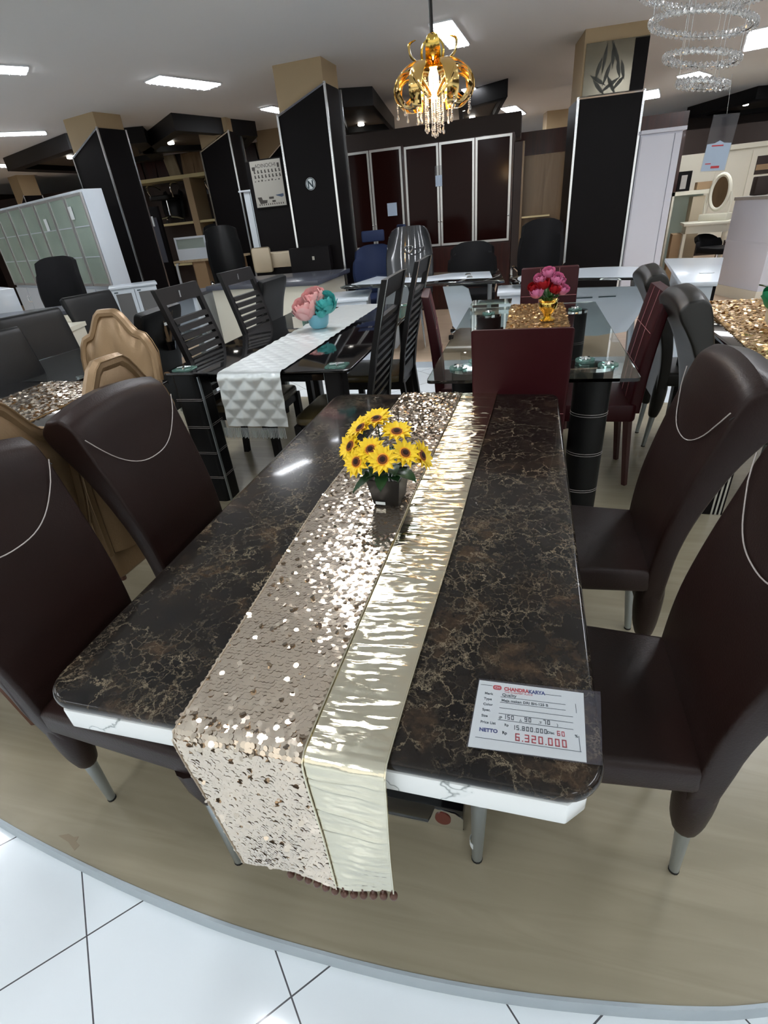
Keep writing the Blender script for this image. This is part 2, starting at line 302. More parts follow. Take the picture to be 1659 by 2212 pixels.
# ceiling lamps
def lamp(loc, w, l, rz, label):
    t = thing('ceiling_lamp', label, 'ceiling lamp', loc, rz, 'recessed fluorescent ceiling lamps')
    obj('frame', prism(rrect(w+.03, l+.03, .01), -.014, -.001), 'louver', t)
    obj('diffuser', prism(rrect(w, l, .01), -.02, -.0145), 'lampglow', t)
    bm = bmesh.new()
    for i in range(9): bx(-w/2, w/2, -l/2+l*(i+.5)/9-.002, -l/2+l*(i+.5)/9+.002, -.03, -.0205, bm)
    for sx in (-.25, .25): bx(sx*w-.002, sx*w+.002, -l/2, l/2, -.03, -.0205, bm)
    obj('louvre', bm, 'louver', t); return t
L0 = lamp((-.55, 5.5, 2.8), .2, .92, R(-4), 'bright ceiling lamp just right of the gold chandelier cord')
for loc, rz, sc, lb in [((-3.53, 5.42, 2.8), R(-24), (1.45, .85), 'ceiling lamp above the gap between left and middle columns'),
        ((-4.62, 3.75, 2.8), R(-38), (1.2, .9), 'louvred ceiling lamp cut by the left edge of the photo, upper one'),
        ((-7.1, 6.25, 2.8), R(-50), (1.2, 1.2), 'ceiling lamp low at the left edge of the photo'),
        ((-6.2, 7.8, 2.8), R(-30), (1.1, .8), 'small far ceiling lamp just right of the leftmost column'),
        ((2.98, 8.1, 2.8), R(-14), (1.9, 1.3), 'big ceiling lamp at the right edge beside the crystal ring chandelier'),
        ((2.3, 11.6, 2.8), R(-12), (1.5, 1.1), 'ceiling lamp right of the right-hand mirror topped column'),
        ((2.7, 10.2, 2.8), R(-30), (1.5, .7), 'ceiling lamp seen between the lower crystal rings'),
        ((-3.42, 7.6, 2.8), R(-10), (1, .5), 'small ceiling lamp at the left edge of the middle column top'),
        ((-.12, 11.2, 2.8), R(-8), (1.3, 1.3), 'ceiling lamp beside the dark ceiling box, nearer of the pair'),
        ((-.36, 12.6, 2.8), R(-8), (1.1, 1.0), 'ceiling lamp beside the dark ceiling box, farther of the pair'),
        ((-.64, 8.75, 2.8), R(-5), (.9, 1.0), 'ceiling lamp half hidden behind the chandelier right side'),
        ((4.9, 19.4-5, 2.8), R(-60), (1, 1), 'far ceiling lamp low at the right, in front of the dark ceiling box')]:
    t = dup(L0, loc, rz, lb); t.scale = (sc[0], sc[1], 1)
for x in (-9.5, -6.6, -3.8, -.95, 2.3, 5.4):
    for y in (-3.2, -.35, 2.7):
        if (x, y) in ((-3.8, 2.7), (-6.6, 2.7)): continue   # would show at the upper left, where the photo has bare ceiling
        t = dup(L0, (x, y, 2.8), 0, 'louvred fluorescent lamp in the ceiling above or behind the viewer'); t.scale = (1.0, 1.2, 1) if y < 1 else (2.0, 1.4, 1)
for x, y in ((5.4, 5.5), (-9.8, 9), (5.5, 11)):
    t = dup(L0, (x, y, 2.8), 0, 'louvred fluorescent lamp in the ceiling above or behind the viewer'); t.scale = (1.5, 1.2, 1)

# dropped dark ceiling boxes with small downlights
def dropbox(label, pts, z0=2.6, lights=()):
    t = thing('dropped_ceiling_box', label, 'ceiling box', (0, 0, 0))
    n = len(pts); c = Vector((sum(p[0] for p in pts)/n, sum(p[1] for p in pts)/n)); inn = [tuple(c+(Vector(p)-c)*.8) for p in pts]
    bm = bmesh.new()
    for i in range(n):
        j = (i+1) % n; prism([pts[i], pts[j], inn[j], inn[i]], z0, 2.8, bm=bm)
    obj('frame', bm, 'blackwood', t); obj('inner_panel', prism([tuple(c+(Vector(p)-c)*.79) for p in pts], z0+.08, z0+.12), mat('brown_panel', (.06, .045, .03), .6), t)
    for x, y in lights:
        obj('downlight', lathe([(.001, z0+.075), (.05, z0+.075), (.055, z0+.05), (.045, z0+.04), (.001, z0+.04)], 16, c=(x, y, 0)), 'downglow', t)
dropbox('dark ceiling box with small downlight left of the leftmost column', [(-9.05, 8.0), (-6.6, 6.9), (-5.5, 7.3), (-6.6, 9.3), (-8.9, 9.6)], lights=[(-7.6, 8.0)])
dropbox('dark ceiling box between the two left columns', [(-6.4, 8.3), (-4.62, 6.75), (-4.1, 8.3), (-5.0, 9.6)], lights=[(-5.6, 8.1)])
dropbox('dark ceiling box right of the middle column', [(-2.3, 6.95), (-1.82, 7.2), (-2.15, 9.9), (-3.0, 9.6)], lights=[(-2.55, 9.1)])
dropbox('dark ceiling box behind the gold chandelier', [(-.85, 8.6), (-.1, 8.1), (-.5, 10.9), (-1.1, 10.9)], lights=[(-.85, 9.1), (-.8, 10.2)])
dropbox('long dark ceiling box at the far right', [(3.6, 14.6), (4.35, 12.6), (6.8, 13.6), (7, 15.5), (4.8, 15.6)], lights=[(4.6, 14.0)])

# columns
def column(label, cx, cy, w, d, rz, zl, zr, kind=0, FZ=.0005):
    t = thing('column', label, 'column', (cx, cy, 0), rz)
    hw, hd = w/2, d/2
    obj('core', bx(-hw, hw, -hd, hd, FZ, 2.8), 'tan', t)
    e = .018
    obj('front_cladding', prism([(-hw, FZ), (hw, FZ), (hw, zr), (-hw, zl)], -hd-e, -hd-.0005, 'y'), 'blacklam', t)
    obj('side_cladding', prism([(-hd, FZ), (hd, FZ), (hd, zr-.0), (-hd, zr)], hw+.0005, hw+e, 'x'), 'blacklam', t)
    obj('side_cladding', prism([(-hd, FZ), (hd, FZ), (hd, zl), (-hd, zl)], -hw-e, -hw-.0005, 'x'), 'blacklam', t)
    tr = .012
    for x, z in ((-hw-e, zl), (hw+e, zr)):
        obj('corner_trim', bx(x-tr, x+tr, -hd-e-tr, -hd-e+tr*.6, FZ, z+.01), 'silvertrim', t)
    obj('top_trim', tube([(-hw-e, -hd-e-.004, zl), (hw+e, -hd-e-.004, zr)], tr, 4), 'silvertrim', t)
    obj('corner_trim', bx(hw+e-tr, hw+e+tr, hd-tr, hd+tr, FZ, zr), 'silvertrim', t)
    if kind:
        obj('mirror_panel', bx(-hw+.02, hw, -hd-e, -hd-.0005, zl+.002, 2.8-.12), 'etch', t)
        obj('dark_panel', bx(hw-.14, hw-.0, -hd-e-.006, -hd-e-.0005, zl+.004, 2.8-.13), 'blacklam', t)
        bm = bmesh.new(); rnd = random.Random(3)
        for k in range(12):
            x = rnd.uniform(-hw+.08, hw-.22); z = rnd.uniform(zl+.06, 2.6); a = R(rnd.uniform(-60, 60)); l = rnd.uniform(.07, .13)
            prism([(x+math.cos(a+PI/2)*l*s+math.cos(a)*q, z+math.sin(a+PI/2)*l*s+math.sin(a)*q) for s, q in ((-1, 0), (-.3, .016), (.3, .018), (1, 0), (.3, -.018), (-.3, -.016))], -hd-e-.004, -hd-e-.0005, 'y', bm)
        obj('etched_leaves', bm, 'etchleaf', t)
    return t
column('tall black column with silver edges and mirror panel at its top', 1.045, 6.56, .64, .6, R(6), 2.235, 2.235, 1)
mc = column('black column with slanted tan top and round letter emblem', -2.165, 5.66, .56, .46, R(-2), 2.37, 2.585)
t = obj('emblem_disc', lathe([(.001, 0), (.062, 0), (.062, .004), (.001, .004)], 32), 'paper', mc, loc=(-.01, -.255, 1.71), rot=(PI/2, 0, 0))
textmesh('N', .10, 'ink', t, (0, -.036, .005), name='emblem_letter', bold=.003, align='CENTER')
obj('emblem_ring', tube([(.055*math.cos(a*PI/16), .055*math.sin(a*PI/16), .004) for a in range(32)], .004, 6, closed=True), 'ink', t)
column('leftmost black column with slanted tan top, behind the white glass cabinet', -5.53, 6.25, .64, .42, R(-14), 2.38, 2.63)
column('black column with slanted tan top, second from the left', -4.52, 7.82, .5, .42, R(2), 2.42, 2.63)
column('small far column with tan top behind the furniture poster', -4.3, 9.4, .5, .4, 0, 2.25, 2.6)
column('small far column with slanted tan top, just left of the mirror topped column', .72, 12.2, .5, .4, R(10), 1.95, 2.35)
column('farthest small column at the left edge above the glass cabinet', -11.2, 10.4, .45, .4, R(-20), 2.1, 2.4)

# ================================================================ BACKGROUND
t = thing('header_beam', 'dark brown header above the glass door cabinet row', 'beam', (0, 0, 0))
obj('beam', bx(-2.9, .1, 8.1, 8.6, 2.12, 2.42), 'darkwall', t)
t = thing('partition', 'dark red partition wall behind the bronze wardrobe', 'partition')
obj('panel', bx(.05, 2.6, 9.6, 9.8, .001, 2.30), 'redwood', t)
t = thing('partition', 'dark partition behind the ivory wall cabinets at right', 'partition')
obj('panel', bx(2.6, 5.4, 12, 12.2, .001, 2.2), 'darkwall', t)
t = thing('partition', 'dark partition filling the far left behind the columns', 'partition')
obj('panel', bx(-13.5, -8.3, 10.9, 11.1, .001, 2.45), 'darkwall', t)
# slatted wood wall and shelving
t = thing('wood_panel_wall', 'wall of leaning pale and dark wood boards above the yellow shelf', 'wall panel')
obj('backing', bx(-8.3, -3.2, 10.1, 10.2, .001, 2.75), 'darkwall', t)
rnd = random.Random(5)
for i in range(17):
    x = -8.25+i*.3; ww = .3; sk = rnd.uniform(-.08, .08)
    obj('board', prism([(x, 2.33), (x+ww*.9, 2.33), (x+ww*.9+sk, 2.74), (x+sk, 2.74)], 10.04+.02*(i % 2), 10.09, 'y'), ['panelwood', 'palewood', 'redwood'][rnd.randrange(3)], t)
t = thing('shelf_unit', 'yellow edged display shelving full of office chairs, between the left columns', 'shelf')
obj('back_panel', bx(-7.9, -3.4, 9.9, 9.95, 0, 2.3), 'darkwall', t)
for z0, z1, x0, x1 in ((2.27, 2.33, -7.7, -3.4), (1.50, 1.54, -7.3, -3.4), (.75, .79, -7.7, -3.4)): obj('shelf', bx(x0, x1, 9.4, 9.9, z0, z1), mat('yellow_shelf_edge', (.62, .55, .3), .5), t)
for x in (-6.28, -4.9, -3.6, -7.8): obj('post', bx(x-.07, x+.07, 9.38, 9.9, 0, 2.27), 'tan', t)

def office_chair(name, label, m, loc, rz, bw=.48, top=1.12, bot=.56, arms=True, head=False, frame='chrome', basemat='chrome'):
    t = thing(name, label, 'office chair', loc, rz)
    def f(u, v):
        y = (u-.5)*bw*(1-.25*abs(v-.45)); x = -.2-.10*v-.07*(1-(2*u-1)**2)+.05*math.sin(v*3); z = bot+(top-bot)*v - .05*(2*u-1)**4*(1 if v > .8 else 0)
        return (x+.06*(2*u-1)**2, y, z)
    obj('backrest', grid(f, 10, 12, .05), m, t, True, bev=0)
    obj('seat', prism(rrect(.5, bw+.02, .09, cx=.03), .42, .50), m, t, bev=.02)
    if head: obj('headrest', prism(rrect(.05, .28, .024, cx=-.28), top+.03, top+.15), m, t, bev=.015)
    obj('column', lathe([(.03, .12), (.03, .25), (.02, .25), (.02, .42)], 12), basemat, t)
    for k in range(5):
        a = 2*PI*k/5+.3; d = Vector((math.cos(a), math.sin(a), 0))
        obj('base_arm', tube([d*.02+Vector((0, 0, .13)), d*.16+Vector((0, 0, .11)), d*.29+Vector((0, 0, .07))], [.022, .018, .012], 8), basemat, t, True)
        obj('castor', lathe([(.001, 0), (.028, 0), (.03, .025), (.028, .05), (.001, .055)], 10, c=(*(d*.29).xy, .0)), 'rubber', t, True)
    if arms:
        for s in (-1, 1):
            obj('armrest', tube(catmull([(-.22, s*.24, .62), (-.1, s*.28, .68), (.12, s*.28, .68), (.17, s*.27, .6), (.1, s*.24, .46)], 5), .016, 8), frame, t, True)
    return t
office_chair('office_chair', 'black padded office chair before the white glass cabinet', 'blackfab', (-5.15, 4.2, 0), R(-70), .5, 1.24, .5, basemat='blackfab')
office_chair('office_chair', 'blue mesh back office chair, right one by the smoked shell chair', 'bluemesh', (-1.5, 5.25, 0), R(-85), .48, 1.03, .5, arms=False, head=True, basemat='rubber')
office_chair('office_chair', 'blue mesh back office chair beside the middle column, partly turned away', 'bluemesh', (-1.58, 6.15, 0), R(-150), .46, 1.05, .5, arms=True, head=True, frame='rubber', basemat='rubber')
office_chair('office_chair', 'low black office chair with thin chrome arms at the glass desk', 'blackfab', (-.3, 5.15, 0), R(-85), .5, .98, .5)
office_chair('office_chair', 'black office chair partly behind the burgundy head chair', 'blackfab', (.42, 5.35, 0), R(-95), .44, 1.14, .5)
office_chair('office_chair', 'black office chair between the leftmost two columns beside the desk screen', 'blackleather', (-5.35, 8.3, 0), R(-80), .5, 1.45, .8)
office_chair('office_chair', 'tall black high back chair in the shade behind the striped slat chairs', 'blackleather', (-4.0, 6.3, 0), R(-60), .46, 1.4, .6, basemat='rubber')
office_chair('office_chair', 'black and grey office chair under the ivory dressing table', 'blackfab', (3.0, 8.15, 0), R(-60), .40, .66, .42, arms=False)
office_chair('office_chair', 'black leather chair on the yellow shelf nearest the left column', 'blackleather', (-7.0, 9.62, 1.54), R(-90), .45, .62, .1, arms=True).scale = (1, 1, 1)
office_chair('office_chair', 'dark red chair with light arms on the yellow shelf', 'redwood', (-5.4, 9.62, .79), R(-90), .5, .66, .1, frame='thread')
office_chair('office_chair', 'grey padded office chair on the upper shelf left of the second column', 'greytop', (-5.65, 9.62, 1.54), R(-90), .5, .62, .1)

# smoked shell chair
t = thing('shell_chair', 'smoked glossy plastic shell chair with heart cutout behind the glass desk', 'chair', (-.98, 4.9, 0), R(-87))
def shell(u, v):
    z = .48+.72*v; wv = .26*(1-.10*max(0, (v-.6)/.4)**2)*(.92+.08*math.sin(v*PI)); a = (u-.5)*2
    return (-.1-.14*v-.05*(1-a*a)+.06*a*a, wv*a, z-.09*a**6*v)
obj('backrest', grid(shell, 14, 14, .02), 'clearblack', t, True)
obj('seat', prism(rrect(.46, .5, .12, cx=.08), .42, .47), 'clearblack', t, bev=.015)
obj('heart_emblem', tube([(.0, .045*math.sin(a)**3, .035*(math.cos(a)-.35*math.cos(2*a)-.15*math.cos(3*a))) for a in [i*2*PI/24 for i in range(24)]], .006, 6, closed=True), 'chrome', t, True, loc=(-.14, 0, .98))
for sx in (-.15, .27):
    for sy in (-.2, .2): obj('leg', tube([(sx, sy*.8, .43), (sx*1.15, sy, 0)], [.016, .01], 10), 'chrome', t, True)

# glass door cabinet in front of the mid wall: three bays
def glass_cabinet(label, x0, x1, y, z0, z1, n, dz=0):
    t = thing('glass_door_cabinet', label, 'cabinet', ((x0+x1)/2, y, 0)); W = x1-x0; h = W/2
    obj('body', bx(-h-.02, h+.02, .02, .45, 0, z1+.01), 'redwood', t)
    for i in range(n):
        a = -h+W*i/n+.006; b = -h+W*(i+1)/n-.006; f = .028
        bm = bmesh.new(); bx(a, a+f, -.012, .012, z0, z1, bm); bx(b-f, b, -.012, .012, z0, z1, bm); bx(a+f, b-f, -.012, .012, z0, z0+f, bm); bx(a+f, b-f, -.012, .012, z1-f, z1, bm)
        d = obj('door', bm, 'alu', t); obj('pane', bx(a+f, b-f, -.004, .004, z0+f, z1-f), 'darkglass', d)
        obj('knob', lathe([(.001, 0), (.008, 0), (.01, .012), (.001, .014)], 10), 'chrome', d, loc=(b-f*.5 if i % 2 == 0 else a+f*.5, -.013, (z0+z1)/2-.3), rot=(PI/2, 0, 0))
    obj('lower_panel', bx(-h, h, .0, .02, 0.05, z0-.02), 'redwood', t)
    return t
cabL = glass_cabinet('dark red cabinet with two aluminium framed glass doors beside the middle column', -2.36, -1.44, 7.05, .90, 2.10, 2)
cabR = glass_cabinet('dark red cabinet with three aluminium framed glass doors behind the chandelier', -1.40, .03, 7.0, .87, 2.08, 3)
n_ = tag(obj('price_card', bx(-.05, .05, -.002, .002, -.16, .08), 'plastic', None, loc=(-.93, 6.983, 1.75)), 'clear sleeve price card on the glass cabinet door frame', 'price card'); obj('paper', bx(-.045, .045, -.0015, .0015, -.155, -.03), 'bluepaper', n_, loc=(0, -.005, 0))
tag(obj('notice', bx(-.07, .07, -.001, .001, -.09, .07), 'bluepaper', None, loc=(-1.62, 7.036, 1.39)), 'pale paper notice low on the second cabinet glass door', 'notice')
# bronze wardrobe + side
t = thing('wardrobe', 'bronze brown two door wardrobe left of the mirror topped column', 'wardrobe', (.45, 7.2, 0))
obj('body', bx(-.27, .30, .0, .5, 0, 1.83), 'bronze', t); obj('door', bx(-.265, -.002, -.02, -.001, .05, 1.81), 'bronze', t); obj('door', bx(.002, .295, -.02, -.001, .05, 1.81), 'bronze', t)
obj('handle', bx(-.28, .10, -.16, -.01, 1.12, 1.14), mat('brass_rail', (.6, .5, .3), .3, metal=.8), t)
t = thing('wardrobe', 'narrow dark brown wardrobe beside the glass door cabinets', 'wardrobe', (.1, 7.0, 0)); obj('body', bx(-.04, .08, .0, .5, 0, 1.98), 'darkwall', t); obj('side_rail', bx(.06, .085, -.02, -.001, 0, 1.98), 'bronze', t)
# white wardrobe
t = thing('wardrobe', 'tall white wardrobe right of the mirror topped column', 'wardrobe', (1.62, 6.25, 0), R(4))
obj('body', bx(-.18, .24, .0, .5, 0.001, 1.84), 'whitematt', t, bev=.004); obj('cornice', bx(-.19, .27, -.03, .52, 1.84, 1.875), 'whitematt', t, bev=.004)
obj('door', bx(-.175, .155, -.018, -.001, .06, 1.82), 'whitematt', t); obj('side_post', bx(.165, .235, -.014, -.001, .06, 1.82), 'whitematt', t)
# left white glass cabinet
t = thing('glass_door_cabinet', 'white bookcase with frosted glass doors at far left', 'cabinet', (-4.86, 4.82, 0), R(-25))
W = 3.6; obj('body', bx(-W, 0, .02, .26, 0, 1.9), 'white', t, bev=.003)
for i in range(7):
    a = -W+W*i/7+.01; b = -W+W*(i+1)/7-.01
    bm = bmesh.new(); bx(a, a+.03, -.01, .012, .84, 1.87, bm); bx(b-.03, b, -.01, .012, .84, 1.87, bm); bx(a+.03, b-.03, -.01, .012, .84, .87, bm); bx(a+.03, b-.03, -.01, .012, 1.84, 1.87, bm)
    d = obj('door', bm, 'alu', t); obj('pane', bx(a+.03, b-.03, -.003, .003, .87, 1.84), mat('pale_door_glass', (.25, .33, .28), .12, coat=.3, noisecol=(2.3, (.42, .5, .44), 2)), d)
    for z in (1.18, 1.52): obj('shelf_edge', bx(a+.035, b-.035, -.009, -.004, z, z+.012), 'white', d)
    l = obj('lower_door', bx(a, b, -.01, .012, .05, .8), 'white', t)
    obj('handle', tube([(0, -.02, .66), (0, -.04, .68), (0, -.04, .74), (0, -.02, .76)], .006, 6), 'chrome', l, loc=((b-.04 if i % 2 == 0 else a+.04), .005, -.08))
tag(obj('notice', bx(-.05, .05, -.001, .001, -.07, .07), 'paper', None, loc=(-5.246, 4.983, 1.68), rot=(0, 0, R(-25))), 'white paper notice on the rightmost frosted cabinet door', 'notice')
tag(obj('notice', bx(-.05, .05, -.001, .001, -.07, .07), 'paper', None, loc=(-6.045, 5.355, 1.60), rot=(0, 0, R(-25))), 'white paper notice on a frosted cabinet door further left', 'notice')
# small white two door cabinet
t = thing('small_cabinet', 'small white cabinet with two framed grey glass doors', 'cabinet', (-3.47, 3.5, 0), R(39))
obj('body', bx(-.21, .21, 0, .3, .0, .93), 'white', t, bev=.003); obj('top', bx(-.225, .225, -.025, .31, .93, .95), 'white', t, bev=.003)
for i in range(2):
    a = -.21+.21*i+.004; b = a+.202; bm = bmesh.new(); f = .03; z0, z1 = .55, .915
    bx(a, a+f, -.016, -.001, z0, z1, bm); bx(b-f, b, -.016, -.001, z0, z1, bm); bx(a+f, b-f, -.016, -.001, z0, z0+f, bm); bx(a+f, b-f, -.016, -.001, z1-f, z1, bm)
    d = obj('door', bm, 'white', t); obj('pane', bx(a+f, b-f, -.010, -.005, z0+f, z1-f), mat('grey_door_glass', (.13, .13, .13), .3), d)
    obj('latch', bx(a+.02, a+.055, -.020, -.0165, z1-.02, z1-.010), 'ink', d)
# long counter at left behind black chairs
t = thing('counter', 'long white and dark grey counter behind the left black chairs', 'counter', (-4.2, 2.9, 0), R(35))
obj('top', bx(-2.2, .52, -.25, .3, .80, .83), 'greytop', t); obj('front_panel', bx(-2.15, .05, -.22, -.2, 0, .80), 'blacklam', t); obj('end_box', bx(.05, .5, -.24, .25, 0, .795), 'cream', t, bev=.004)
obj('drawer_front', bx(.08, .47, -.262, -.2405, .42, .74), 'cream', t)
t = thing('acrylic_box', 'bright white box standing at the left edge of the photo', 'box', (-5.05, 3.25, 0), R(-30)); obj('body', bx(-.7, .28, -.2, .2, 0, 1.02), 'white', t, bev=.004)
t = thing('desk', 'cream desk corner behind the second black chair from the left', 'desk', (-3.05, 1.7, 0), R(20)); obj('top', bx(-.7, .25, -.2, .5, .80, .83), 'cream', t); obj('side', bx(.2, .24, -.18, .48, 0, .80), 'cream', t)
obj('back', bx(-.68, .2, .44, .48, .2, .80), 'cream', t)

# grey topped executive desk
t = thing('executive_desk', 'cream desk with dark grey top behind the teal and pink flowers', 'desk', (-2.2, 4.6, 0), R(4))
obj('top', prism([(-.95, -.32), (.42, -.55), (.50, .52), (-.9, .45)], .775, .82), 'greytop', t, bev=.005)
obj('front_panel', prism([(-.9, -.28), (.38, -.5), (.385, -.47), (-.9, -.25)], .05, .77), 'cream', t)
obj('pedestal', prism([(.0, -.4), (.37, -.46), (.44, .45), (.05, .42)], 0.0, .77), 'cream', t)
obj('side_panel', bx(-.92, -.88, -.24, .4, 0, .77), 'cream', t)
t = thing('desk', 'low grey desk running behind the black slat back chairs', 'desk', (-3.35, 4.35, 0), R(10))
obj('top', bx(-.55, .13, -.3, .3, .73, .765), 'greytop', t); obj('leg_panel', bx(-.53, -.49, -.28, .28, 0, .73), 'white', t); obj('leg_panel', bx(.07, .11, -.28, .28, 0, .73), 'white', t); obj('modesty_panel', bx(-.49, .07, .0, .02, .25, .73), 'white', t)
t = thing('box', 'beige wooden box with notched side left of the middle column', 'box', (-3.0, 5.75, 0)); obj('stand', bx(-.25, .42, -.02, .35, 0, .84), 'blacklam', t); obj('body', bx(-.22, .35, -.05, .3, .845, 1.02), 'beige', t, bev=.01); obj('side_panel', bx(-.25, .02, -.09, -.055, .80, 1.10), 'beige', t, bev=.03)
t = thing('cabinet', 'black low cabinet at the foot of the middle column', 'cabinet', (-2.34, 5.3, 0)); obj('body', bx(-.2, .32, -.02, .1, 0, 1.07), 'blacklam', t, bev=.004); obj('lock', bx(.1, .13, -.035, -.0205, .93, .97), 'chrome', t)
t = thing('narrow_cabinet', 'tall narrow white cabinet between second column and poster', 'cabinet', (-3.55, 6.55, 0)); obj('body', bx(-.1, .1, 0, .3, 0, 1.77), 'white', t); obj('cornice', bx(-.16, .15, -.03, .31, 1.77, 1.79), 'white', t); obj('door_seam', bx(-.005, .0, -.006, -.0005, .1, 1.76), 'ink', t)
# desk with screen between columns
t = thing('office_desk', 'wooden office desk with white legs between the left columns', 'desk', (-4.85, 7.1, 0), R(4))
obj('top', bx(-.5, .6, -.15, .5, .93, .96), 'palewood', t); obj('pedestal', bx(-.17, .05, -.12, .3, .5, .93), 'brownbox', t)
obj('leg_frame', tube(catmull([(-.4, -.12, .5), (-.47, -.12, .55), (-.47, -.12, .88), (-.42, -.12, .925)], 4), .02, 6), 'white', t, True); obj('leg_frame', bx(.25, .28, -.12, -.08, .5, .93), 'steel', t); obj('plinth', bx(-.5, .6, -.1, .5, 0, .5), 'blacklam', t)
obj('back_panel', bx(-.45, .55, .35, .37, .5, .93), 'brownbox', t)
t = thing('desk_screen', 'white framed desk divider screen standing on the office desk', 'divider', (-4.98, 7.0, .962), R(6))
bm = bx(-.27, -.24, -.015, .015, 0, .33); bx(.24, .27, -.015, .015, 0, .33, bm); bx(-.24, .24, -.015, .015, 0, .16, bm); bx(-.24, .24, -.015, .015, .30, .33, bm); obj('frame', bm, 'white', t); obj('pane', bx(-.24, .24, -.006, .006, .16, .30), 'frost', t)
t = thing('tall_panel', 'leaning dark panel with small white card between the left columns', 'panel', (-5.6, 7.05, 0), R(0)); obj('body', bx(-.16, .14, 0, .05, 0, 1.75), 'blacklam', t); obj('grey_sheet', bx(-.06, .08, -.008, -.0005, .95, 1.6), 'greytop', t); obj('card', bx(-.07, .02, -.018, -.0085, 1.48, 1.62), 'paper', t)
# poster
t = thing('poster', 'framed furniture catalogue poster left of the middle column', 'poster', (-3.2, 6.45, 1.56), R(2)); t.rotation_euler[1] = 0
obj('frame', bx(-.235, .235, .002, .02, -.015, .55), 'blacklam', t); pp = obj('sheet', bx(-.222, .222, -.002, .0015, 0, .535), 'poster', t)
textmesh('ADINOCHI', .062, 'posterink', pp, (0, -.003, .455), (PI/2, 0, 0), align='CENTER', name='title')
bm = bmesh.new(); rnd = random.Random(9)
for row, z in enumerate((.40, .345)):
    for k in range(8):
        x = -.18+k*.052; bx(x, x+.017, -.004, -.0022, z, z+.03, bm); bx(x, x+.024, -.004, -.0022, z-.006, z+.006, bm)
for k in range(8): bx(-.19+k*.05, -.17+k*.05, -.004, -.0022, .30, .308+.006*(k % 3), bm)
for k in range(12): bx(-.18+k*.032, -.168+k*.032, -.004, -.0022, .02, .04, bm)
prism([(-.19, .12), (-.13, .12), (-.12, .085), (-.05, .08), (-.06, .045), (-.16, .04)], -.004, -.0022, 'y', bm); bx(-.02, .05, -.004, -.0022, .09, .115, bm); bx(.02, .07, -.004, -.0022, .05, .072, bm); bx(-.2, -.2+.045, -.004, -.0022, .43, .47, bm); bx(.17, .2, -.004, -.0022, .44, .49, bm)
obj('chair_pictures', bm, 'posterink', pp); obj('sofa_picture', prism([(.08, .13), (.2, .14), (.2, .11), (.17, .10), (.1, .12)], -.004, -.0022, 'y'), 'posterblue', pp)
tag(obj('poster_board', bx(-.3, .3, 0, .03, 0, 2.1), 'blacklam', None, loc=(-3.2, 6.475, 0)), 'black board carrying the furniture poster', 'board')

# right background
t = thing('wall_cabinet', 'ivory wall cupboards with one framed glass opening at far right', 'cabinet', (3.8, 10.3, 0), R(-4))
obj('body', bx(-1.4, 1.6, 0, .5, .4, 1.75), 'cream', t); obj('cornice', bx(-.55, 1.65, -.04, .5, 1.75, 1.82), 'cream', t)
for i, (a, b, z0, z1) in enumerate([(-1.38, -.9, .45, 1.6), (-.88, -.5, .45, 1.4), (-.48, .0, .45, 1.72), (.42, .82, .45, 1.72), (.84, 1.2, .45, 1.72)]): obj('door', bx(a, b, -.02, -.001, z0, z1), 'cream', t)
d = obj('door', bx(.02, .40, -.02, -.001, .45, 1.72), 'cream', t); obj('window_opening', bx(.10, .33, -.026, -.0205, 1.36, 1.62), 'darkwall', d); obj('shelf_goods', bx(.11, .32, -.03, -.0265, 1.42, 1.5), 'brownbox', d)
t = thing('counter_kiosk', 'white panelled counter kiosk at the right edge', 'counter', (0, 0, 0))
kp = [(2.80, 7.2), (3.03, 6.4), (4.2, 6.7), (4.1, 7.75)]
def off(p, d): c = (3.5, 7.0); return (c[0]+(p[0]-c[0])*d, c[1]+(p[1]-c[1])*d)
obj('body', prism(kp, .0, 1.10), 'whitematt', t, bev=.003); obj('stone_band', prism([off(p, 1.02) for p in kp], 1.10, 1.135), 'greyband', t); obj('rail', prism([off(p, 1.008) for p in kp], .64, .66), 'whitematt', t); obj('skirting', prism([off(p, 1.025) for p in kp], 0, .13), 'cream', t)
t = thing('brown_box', 'dark brown box standing on the counter kiosk', 'box', (3.02, 7.1, 1.137)); obj('body', bx(-.06, .09, 0, .16, 0, .2), 'darkwall', t, bev=.01)
t = thing('cardboard_box', 'tan cardboard box standing on the counter kiosk beside the dark one', 'box', (3.20, 7.12, 1.137)); obj('body', bx(-.07, .07, 0, .15, 0, .19), 'beige', t, bev=.004)
t = thing('dressing_table', 'ivory dressing table with shaped drawer at the right', 'dressing table', (2.93, 8.5, 0), R(-6))
obj('top', prism([(-.38, -.18), (.2, -.22), (.32, -.05), (.32, .3), (-.38, .3)], .78, .82), 'vanity', t, bev=.006); obj('drawer', prism([(-.34, -.15), (.18, -.19), (.27, -.04), (.27, .28), (-.34, .28)], .68, .78), 'vanity', t)
for x in (-.34, .24): obj('leg', bx(x-.02, x+.02, .2, .26, 0, .68), 'vanity', t)
obj('leg', bx(-.36, -.32, -.14, -.1, 0, .68), 'vanity', t); obj('side_panel', bx(-.5, -.37, -.1, .2, 0, .68), 'brownbox', t)
t = thing('vanity_mirror', 'oval ivory framed mirror standing on the dressing table', 'mirror', (2.98, 8.56, .822), R(-40))
obj('base', bx(-.2, .2, -.08, .08, 0, .09), 'vanity', t, bev=.004); obj('frame', tube([(.13*math.cos(a), 0, .36+.22*math.sin(a)) for a in [i*2*PI/28 for i in range(28)]], .028, 8, closed=True), 'vanity', t, True)
obj('mirror_glass', prism([(.125*math.cos(a), .36+.215*math.sin(a)) for a in [i*2*PI/28 for i in range(28)]], -.006, .006, 'y'), 'mirror', t)
